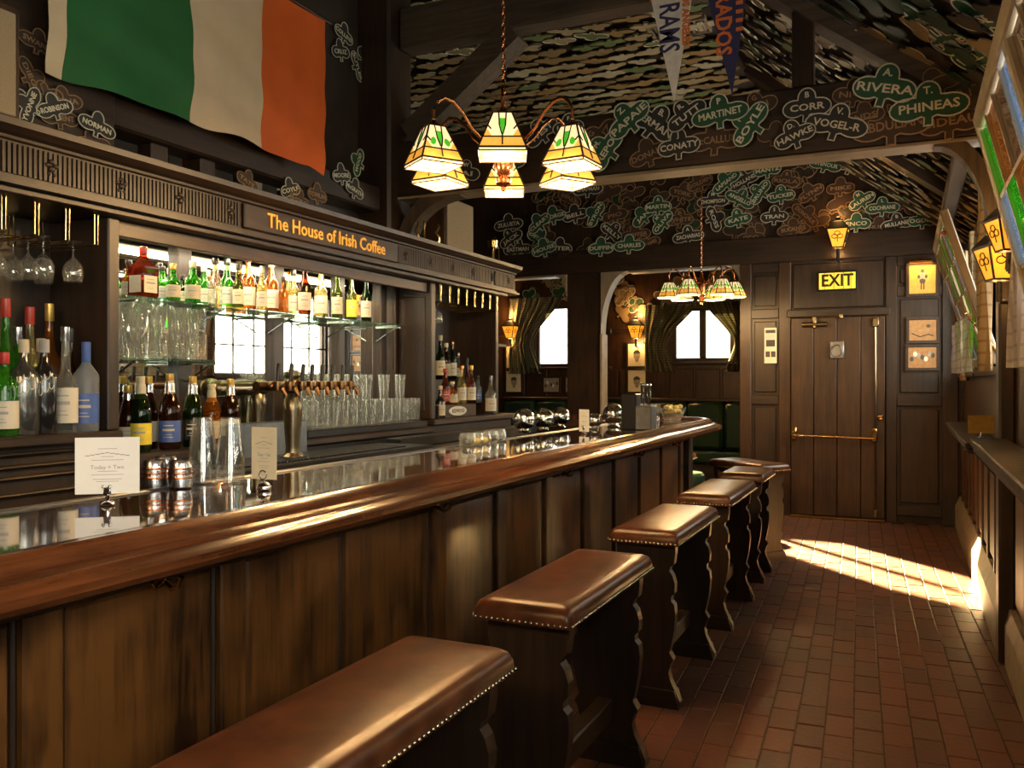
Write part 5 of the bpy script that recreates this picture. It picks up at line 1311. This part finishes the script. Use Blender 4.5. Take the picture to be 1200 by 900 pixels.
# ================================================================== FLAG AND PENNANTS
fg = thing('flag', 'Irish tricolour flag hanging above the back bar', 'flag', (-2.98, 3.05, 2.52))
def fx(y, z): return .012*math.sin(5*y+2.2*z)+.007*math.sin(11*y-9*z+1)+.006*math.sin(23*z+9*y)
Fy0, Fy1, Fz0, Fz1 = 2.24, 3.91, 2.585, 3.42
def strip(name, ya, yb, m):
    def fn(s, t_):
        y = ya+(yb-ya)*s; z = Fz1+(Fz0-Fz1)*t_ + (-.006*math.sin(9*y+.6)-.006*math.sin(17*y) if t_ > .5 else 0)*((t_-.5)*2) - (.045*max(0, (y-3.80)/.11)*t_ if y > 3.80 else 0)
        y2 = y + .012*math.sin(9*z)*t_
        return (fx(y, z)*(.3+t_)+.05*t_*0, y2-3.05, z-2.52), (1, 0, 0)
    return obj(name, MB().sheet(fn, 22, 20, .003), m, fg, 60)
strip('hoist_band', Fy0-.02, 2.295, M['flag_white']); strip('green_stripe', 2.296, 2.925, M['flag_green']); strip('white_stripe', 2.926, 3.41, M['flag_white']); strip('orange_stripe', 3.411, Fy1, M['flag_orange'])
obj('rod', MB().tube([(0, -.88, .91), (0, .92, .91)], .012, 8), M['oak_y'], fg, 60)
for y_ in (-.6, .7): obj('stay', MB().tube([(-.3, y_, .95), (0, y_, .91)], .006, 6), M['iron'], fg, 60)
def pennant(u0, u1, utip, vtip, label, m, Y, words, flag2=None):
    a = at(u0, -40, Y=Y); b = at(u1, -40, Y=Y); c = at(utip, vtip, Y=Y); ztop = 3.585
    a = at(u0, 0, Y=Y); b = at(u1, 0, Y=Y); k = (ztop-c.z)/(a.z-c.z)
    xa = c.x+(a.x-c.x)*k; xb = c.x+(b.x-c.x)*k
    t = thing('pennant', label, 'pennant', (c.x, Y, c.z))
    w0, w1, hh = xa-c.x, xb-c.x, ztop-c.z
    obj('felt', MB().prism([(w0, hh), (0, 0), (w1, hh)], 'y', -.002, .002), M[m], t)
    obj('header_band', MB().box(w0-.01, w1+.01, -.004, .004, hh-.03, hh), M[flag2 or m], t)
    for (s_, sz, mt, fx_, fz, wd) in words:
        # lettering runs down the pennant
        me = text_mesh(s_, sz, M[mt], .0006, .003, width=wd)
        o = link('lettering', me, t); o.matrix_basis = Matrix.Translation(((w0+w1)/2*fz+fx_, -.0028, hh*fz)) @ FACE_NY @ Matrix.Rotation(-PI/2, 4, 'Z')
    return t
pn = pennant(763, 812, 790, 120, 'white football pennant hanging beside the dark one', 'pennant_white', YTB-.11, [('RAMS', .16, 'pennant_navy', -.022, .66, .27), ('LOS ANGELES', .055, 'felt_orange', .075, .72, .30), ('A', .10, 'felt_orange', -.09, .98, None)], 'felt_orange')
obj('helmet', MB().sphere((.02, -.006, .70), .05, 14, 8, sz=.8), M['pennant_navy'], pn, 60).scale = (1, .15, 1)
obj('helmet_horn', MB().tube([(.02+.035*math.cos(a), -.014, .70+.03*math.sin(a)) for a in [i*.5 for i in range(8)]], .008, 6), M['felt_orange'], pn, 60)
pennant(830, 875, 858, 112, 'navy pennant with orange lettering hanging by the post', 'pennant_navy', YTB-.10, [('RADOS', .12, 'felt_orange', -.03, .62, .34), ('I I I I I I', .045, 'felt_orange', .06, .74, .26)])
# ceiling vent
vt = thing('ceiling_vent', 'slatted vent grille on the ceiling beyond the pennants', 'vent', (-1.55, 6.3, ZC-.03))
obj('frame', MB().cbox(-.22, .22, -.13, -.11, -.01, .028, .003).cbox(-.22, .22, .11, .13, -.01, .028, .003).cbox(-.22, -.20, -.11, .11, -.01, .028, .003).cbox(.20, .22, -.11, .11, -.01, .028, .003), M['lintel'], vt)
for i in range(9): obj('slat', MB().cbox(-.17+i*.042, -.155+i*.042, -.11, .11, -.004, .02, .002), M['lintel'], vt)
# little pennants seen under the flag behind the back bar
for i, (y_, m) in enumerate(((3.9, 'pennant_white'), (4.1, 'red'), (4.55, 'pennant_navy'), (4.75, 'cream'), (5.0, 'pennant_white'), (5.2, 'pennant_navy'))):
    o = obj('small_pennant', MB().prism([(-.05, .5), (.05, .5), (.0, 0)], 'x', -.002, .002), M[m], label='small hanging pennant glimpsed under the flag, %s from the left' % ordn(i), cat='pennant', group='pennants behind the back bar'); o.location = (-4.2, y_, 2.35)
    if i == 0: tag(obj('pennant_line', MB().tube([(-4.2, 3.7, 2.85), (-4.2, 4.6, 2.85), (-4.2, 5.4, 2.85)], .004, 6), M['iron']), 'thin line carrying the small pennants behind the back bar', 'line')

# ================================================================== SPEAKERS AND ORNAMENTS ON THE CORNICE
ZCT = 2.293
sp = thing('loudspeaker', 'brown cloth-fronted loudspeaker standing on the cornice', 'speaker', (-2.98, 5.28, ZCT))
obj('cabinet', MB().cbox(-.17, .12, -.20, .20, 0, .37, .006), M['oak_z'], sp)
obj('grille', MB().cbox(.121, .135, -.19, .19, .01, .36, .004), M['grille'], sp)
sp2 = thing('loudspeaker', 'dark framed loudspeaker cut by the left edge above the cornice', 'speaker', (-2.96, 1.84, ZCT))
obj('cabinet', MB().cbox(-.15, .12, -.16, .16, 0, .42, .006), M['oak_z'], sp2); obj('grille', MB().cbox(.121, .13, -.14, .14, .03, .39, .004), M['grille'], sp2)
def figurine(loc, h, label, k):
    t = thing('brass_figure', label, 'ornament', loc, group='brass ornaments on the cornice')
    obj('base', MB().lathe([(.025, 0), (.028, .006), (.014, .02)], 12), M['brass'], t, 40)
    obj('figure', MB().tube([(0, 0, .015), (.004*k, .006, h*.35), (-.006, -.008*k, h*.6), (.004, .006, h*.85), (0, 0, h)], [.010, .013, .009, .011, .004], 8), M['brass'], t, 60)
figurine((-2.86, 4.72, ZCT), .13, 'left brass figure beside the cloth-fronted speaker', 1); figurine((-2.86, 4.80, ZCT), .15, 'middle brass figure beside the cloth-fronted speaker', -1); figurine((-2.84, 4.95, ZCT), .15, 'right brass figure beside the cloth-fronted speaker', 2)
t = thing('trophy_lamp', 'small brass trophy at the far end of the cornice', 'ornament', (-2.84, 5.78, ZCT))
obj('base', MB().lathe([(.03, 0), (.034, .01), (.012, .03), (.010, .09)], 14), M['brass'], t, 40)
obj('cup', MB().lathe([(.010, .09), (.034, .11), (.042, .16), (.040, .16), (1e-6, .11)], 14), M['brass'], t, 40)
obj('arm', MB().tube([(.03, .04, .02), (.02, .06, .10), (0, .05, .17), (.01, .02, .19)], .006, 6), M['brass'], t, 60)

# ================================================================== PICTURES, SIGNS
def picture(u0, u1, v0, v1, Y, label, kind='portrait', frame='dark_z', paper='cream', fw=.02, cat='picture'):
    a = at((u0+u1)/2, (v0+v1)/2, Y=Y); D = depth((u0+u1)/2, Y=Y); w_ = (u1-u0)*D/1000/ (1.0); h_ = (v1-v0)*D/1000
    t = thing('framed_picture', label, cat, (a.x, Y, a.z), group=None)
    f = MB(); x, z = w_/2+fw, h_/2+fw
    f.cbox(-x, x, -.02, .0, z-fw, z, .003); f.cbox(-x, x, -.02, .0, -z, -z+fw, .003); f.cbox(-x, -x+fw, -.02, .0, -z+fw, z-fw, .003); f.cbox(x-fw, x, -.02, .0, -z+fw, z-fw, .003)
    obj('frame', f, M[frame], t); obj('sheet', MB().box(-w_/2, w_/2, -.010, -.002, -h_/2, h_/2), M[paper], t)
    def disc(cx, cz, rx, rz_, y, m, nm, a0=0, a1=2*PI):
        pts = [(cx+rx*math.cos(a0+(a1-a0)*i/16), cz+rz_*math.sin(a0+(a1-a0)*i/16)) for i in range(16 if a1-a0 > 6 else 17)]
        obj(nm, MB().prism(pts, 'y', -.010-y, -.010-y+.001), M[m], t)
    if kind == 'portrait':
        disc(0, -.02*h_, w_*.19, h_*.20, .001, 'skin', 'face'); disc(0, .06*h_, w_*.20, h_*.16, .002, 'dark_ink', 'hair', 0, PI); disc(0, -.22*h_, w_*.10, h_*.10, .0005, 'skin', 'neck')
    elif kind == 'boxer':
        disc(0, .30*h_, w_*.07, h_*.07, .001, 'dark_ink', 'head'); disc(0, .12*h_, w_*.15, h_*.14, .001, 'skin', 'torso'); disc(0, -.06*h_, w_*.12, h_*.09, .002, 'dark_ink', 'shorts')
        for sx in (-1, 1): obj('leg', MB().box(sx*.05*w_-.02*w_, sx*.05*w_+.03*w_, -.0115, -.010, -.36*h_, -.10*h_), M['dark_ink'], t)
        for sx in (-1, 1): disc(sx*.14*w_, .10*h_, w_*.05, h_*.07, .0015, 'dark_ink', 'arm')
    elif kind == 'group':
        for i in range(7): disc((-.38+.125*i)*w_, (.05+.12*((i*3) % 4-1.5)/1.5)*h_, w_*.07, h_*.12, .001+.0002*i, ('dark_ink', 'cream', 'skin')[i % 3], 'head')
    elif kind == 'sketch':
        obj('stroke', MB().tube([(-.4*w_, -.011, -.15*h_), (-.1*w_, -.011, -.32*h_), (.2*w_, -.011, -.2*h_), (.38*w_, -.011, -.28*h_)], .005, 4), M['dark_ink'], t); disc(.2*w_, .2*h_, w_*.08, h_*.08, .001, 'dark_ink', 'bird'); disc(-.1*w_, .0, w_*.05, h_*.03, .001, 'skin', 'mark')
    return t
picture(593, 612, 406, 431, YF-.026, 'portrait sketch in a cap, upper one behind the back bar end', fw=.025); picture(593, 612, 435, 459, YF-.026, 'portrait sketch of a bareheaded man, lower one behind the back bar end', fw=.025)
picture(637, 656, 443, 459, YF-.026, 'group photograph under the left arch window, left one', 'group', paper='photo'); picture(663, 682, 443, 459, YF-.026, 'group photograph under the left arch window, right one', 'group', paper='photo')
picture(736, 757, 403, 429, YF-.026, 'upper portrait sketch in the right arch below the lantern', fw=.025); picture(736, 757, 434, 459, YF-.026, 'lower portrait sketch in the right arch above the caddy', fw=.025)
picture(1067, 1095, 311, 344, YB-.036, 'lamplit boxer picture on the end wall', 'boxer', paper='boxer', fw=.03)
pl_ = thing('picture_lamp', 'small brass picture lamp above the boxer picture', 'lamp', at(1079, 306, Y=YB-.10)); obj('hood', MB().tube([(-.10, 0, 0), (.10, 0, 0)], .018, 10), M['brass'], pl_, 50); obj('stem', MB().tube([(0, 0, 0), (0, .06, .03), (0, .068, .0)], .006, 6), M['brass'], pl_, 50)
q = at(1079, 309, Y=YB-.12); lamp('picture_light', 'AREA', (q.x, q.y, q.z), 1.5, (1, .5, .12), (0, .35, -1), shape='RECTANGLE', size=.2, size_y=.03)
picture(1067, 1096, 375, 399, YB-.036, 'framed pen sketch of a shoreline on the end wall', 'sketch', paper='speckle', fw=.03); picture(1066, 1096, 407, 431, YB-.036, 'brown framed print below the shoreline sketch', 'group', paper='speckle', fw=.03)
q = at(903, 405, Y=YB-.037); D = depth(903, Y=YB); nt_ = thing('notice_strip', 'tall narrow yellowed notice with photos left of the door', 'notice', (q.x, YB-.037, q.z)); w_, h_ = .125, .37
obj('sheet', MB().box(-w_/2, w_/2, -.004, 0, -h_/2, h_/2), M['cream'], nt_)
for z0, z1, x0, x1 in ((.13, .165, -.05, .05), (-.01, .06, -.045, .045), (-.12, -.06, -.05, -.005), (-.12, -.06, .005, .05)): obj('photo_print', MB().box(x0, x1, -.005, -.004, z0, z1), M['dark_ink'], nt_)
ln = MB()
for i in range(4): ln.box(-.05, .05, -.0048, -.004, .075+i*.013, .080+i*.013)
obj('text_lines', ln, M['grey_ink'], nt_)
q = at(981, 329, Y=YB-.06); ex = thing('exit_sign', 'glowing yellow EXIT sign above the door', 'sign', (q.x, YB-.037, q.z))
obj('box', MB().cbox(-.19, .19, -.02, .016, -.10, .10, .005), M['iron'], ex); obj('glass', MB().box(-.172, .172, -.026, -.0205, -.082, .082), M['exit_glass'], ex)
o = link('lettering', text_mesh('EXIT', .17, M['lead'], .001, .004, width=.30), ex); o.matrix_basis = Matrix.Translation((0, -.0275, 0)) @ FACE_NY
ld = MB()
for x in (-.12, -.03, .06, .13): ld.box(x-.002, x+.002, -.0285, -.0265, -.082, .082)
obj('leading', ld, M['lead'], ex)

# ================================================================== RIGHT-HAND LEDGES
def ledge(y0, y1, x0, x1, zt, th, label):
    t = thing('drink_ledge', label, 'shelf', (x1, (y0+y1)/2, zt-th)); hl = (y1-y0)/2; w_ = x1-x0
    obj('board', MB().cbox(-w_, -.001, -hl, hl, th*.45, th, .006), M['ledge'], t)
    obj('edge_moulding', MB().cbox(-w_+.012, -.001, -hl+.006, hl-.006, 0, th*.44, .008), M['ledge'], t)
    n = 2
    for i in range(n+1):
        yy = -hl+.12+(2*hl-.24)*i/n
        obj('bracket', MB().prism([(-.001, 0), (-w_*.75, 0), (-w_*.6, -.03), (-.05, -.10), (-.001, -.16)], 'y', yy-.02, yy+.02), M['dark_z'], t)
    return t
ledge(5.02, 7.6, .27, XR-.035, 1.075, .055, 'dark moulded drinks ledge on the right wall beyond the post'); ledge(1.9, 4.80, .28, XR-.035, 1.115, .07, 'dark moulded drinks ledge at the right edge on the near side of the post')
q = thing('table_card', 'small tan card in a clip on the far drinks ledge', 'card', (.37, 5.42, 1.076), rad(20)); obj('card', MB().box(-.07, .07, -.002, .002, .03, .13), M['gold'], q); obj('stand', MB().lathe([(.022, 0), (.024, .006), (.008, .014), (.006, .035)], 12), M['steel'], q, 40)
o = obj('hanging_wire', MB().tube([(.40, 3.2, 1.04), (.40, 3.1, .95), (.40, 3.25, .87), (.42, 3.4, .92)], .004, 6), M['iron'], label='thin dark wire hanging under the near ledge', cat='wire')

# ================================================================== ALCOVE SEATING
t = thing('banquette', 'green leather banquette against the alcove wall', 'bench seat', (-2.2, YF-.3, 0))
for i in range(4): obj('back_cushion', MB().cbox(-1.0+i*.5, -.51+i*.5, .02, .25, .48, 1.12, .05), M['green_leather'], t, 40)
obj('seat_cushion', MB().cbox(-1.0, .99, -.32, .02, .32, .48, .04), M['green_leather'], t, 40); obj('plinth', MB().box(-.98, .97, -.26, .24, 0, .32), M['dark_x'], t); obj('top_rail', MB().cbox(-1.02, .98, .05, .27, 1.121, 1.16, .008), M['oak_x'], t)
t = thing('banquette', 'green leather booth seat below the left arch window', 'bench seat', (-4.4, YF-.3, 0))
for i in range(4): obj('back_cushion', MB().cbox(-1.0+i*.5, -.51+i*.5, .02, .25, .48, 1.12, .05), M['green_leather'], t, 40)
obj('seat_cushion', MB().cbox(-1.0, .99, -.32, .02, .32, .48, .04), M['green_leather'], t, 40); obj('plinth', MB().box(-.98, .97, -.26, .24, 0, .32), M['dark_x'], t); obj('top_rail', MB().cbox(-1.02, .98, .05, .27, 1.121, 1.16, .008), M['oak_x'], t)
t = thing('booth_stool', 'round green leather pouffe behind the corner stool', 'stool', (-2.05, 8.55, .001))
obj('cushion', MB().lathe([(.19, .36), (.205, .38), (.205, .45), (.18, .475), (1e-6, .48)], 24), M['green_leather'], t, 40); obj('skirt', MB().lathe([(.17, .0), (.17, .36)], 24), M['green_leather'], t, 40)
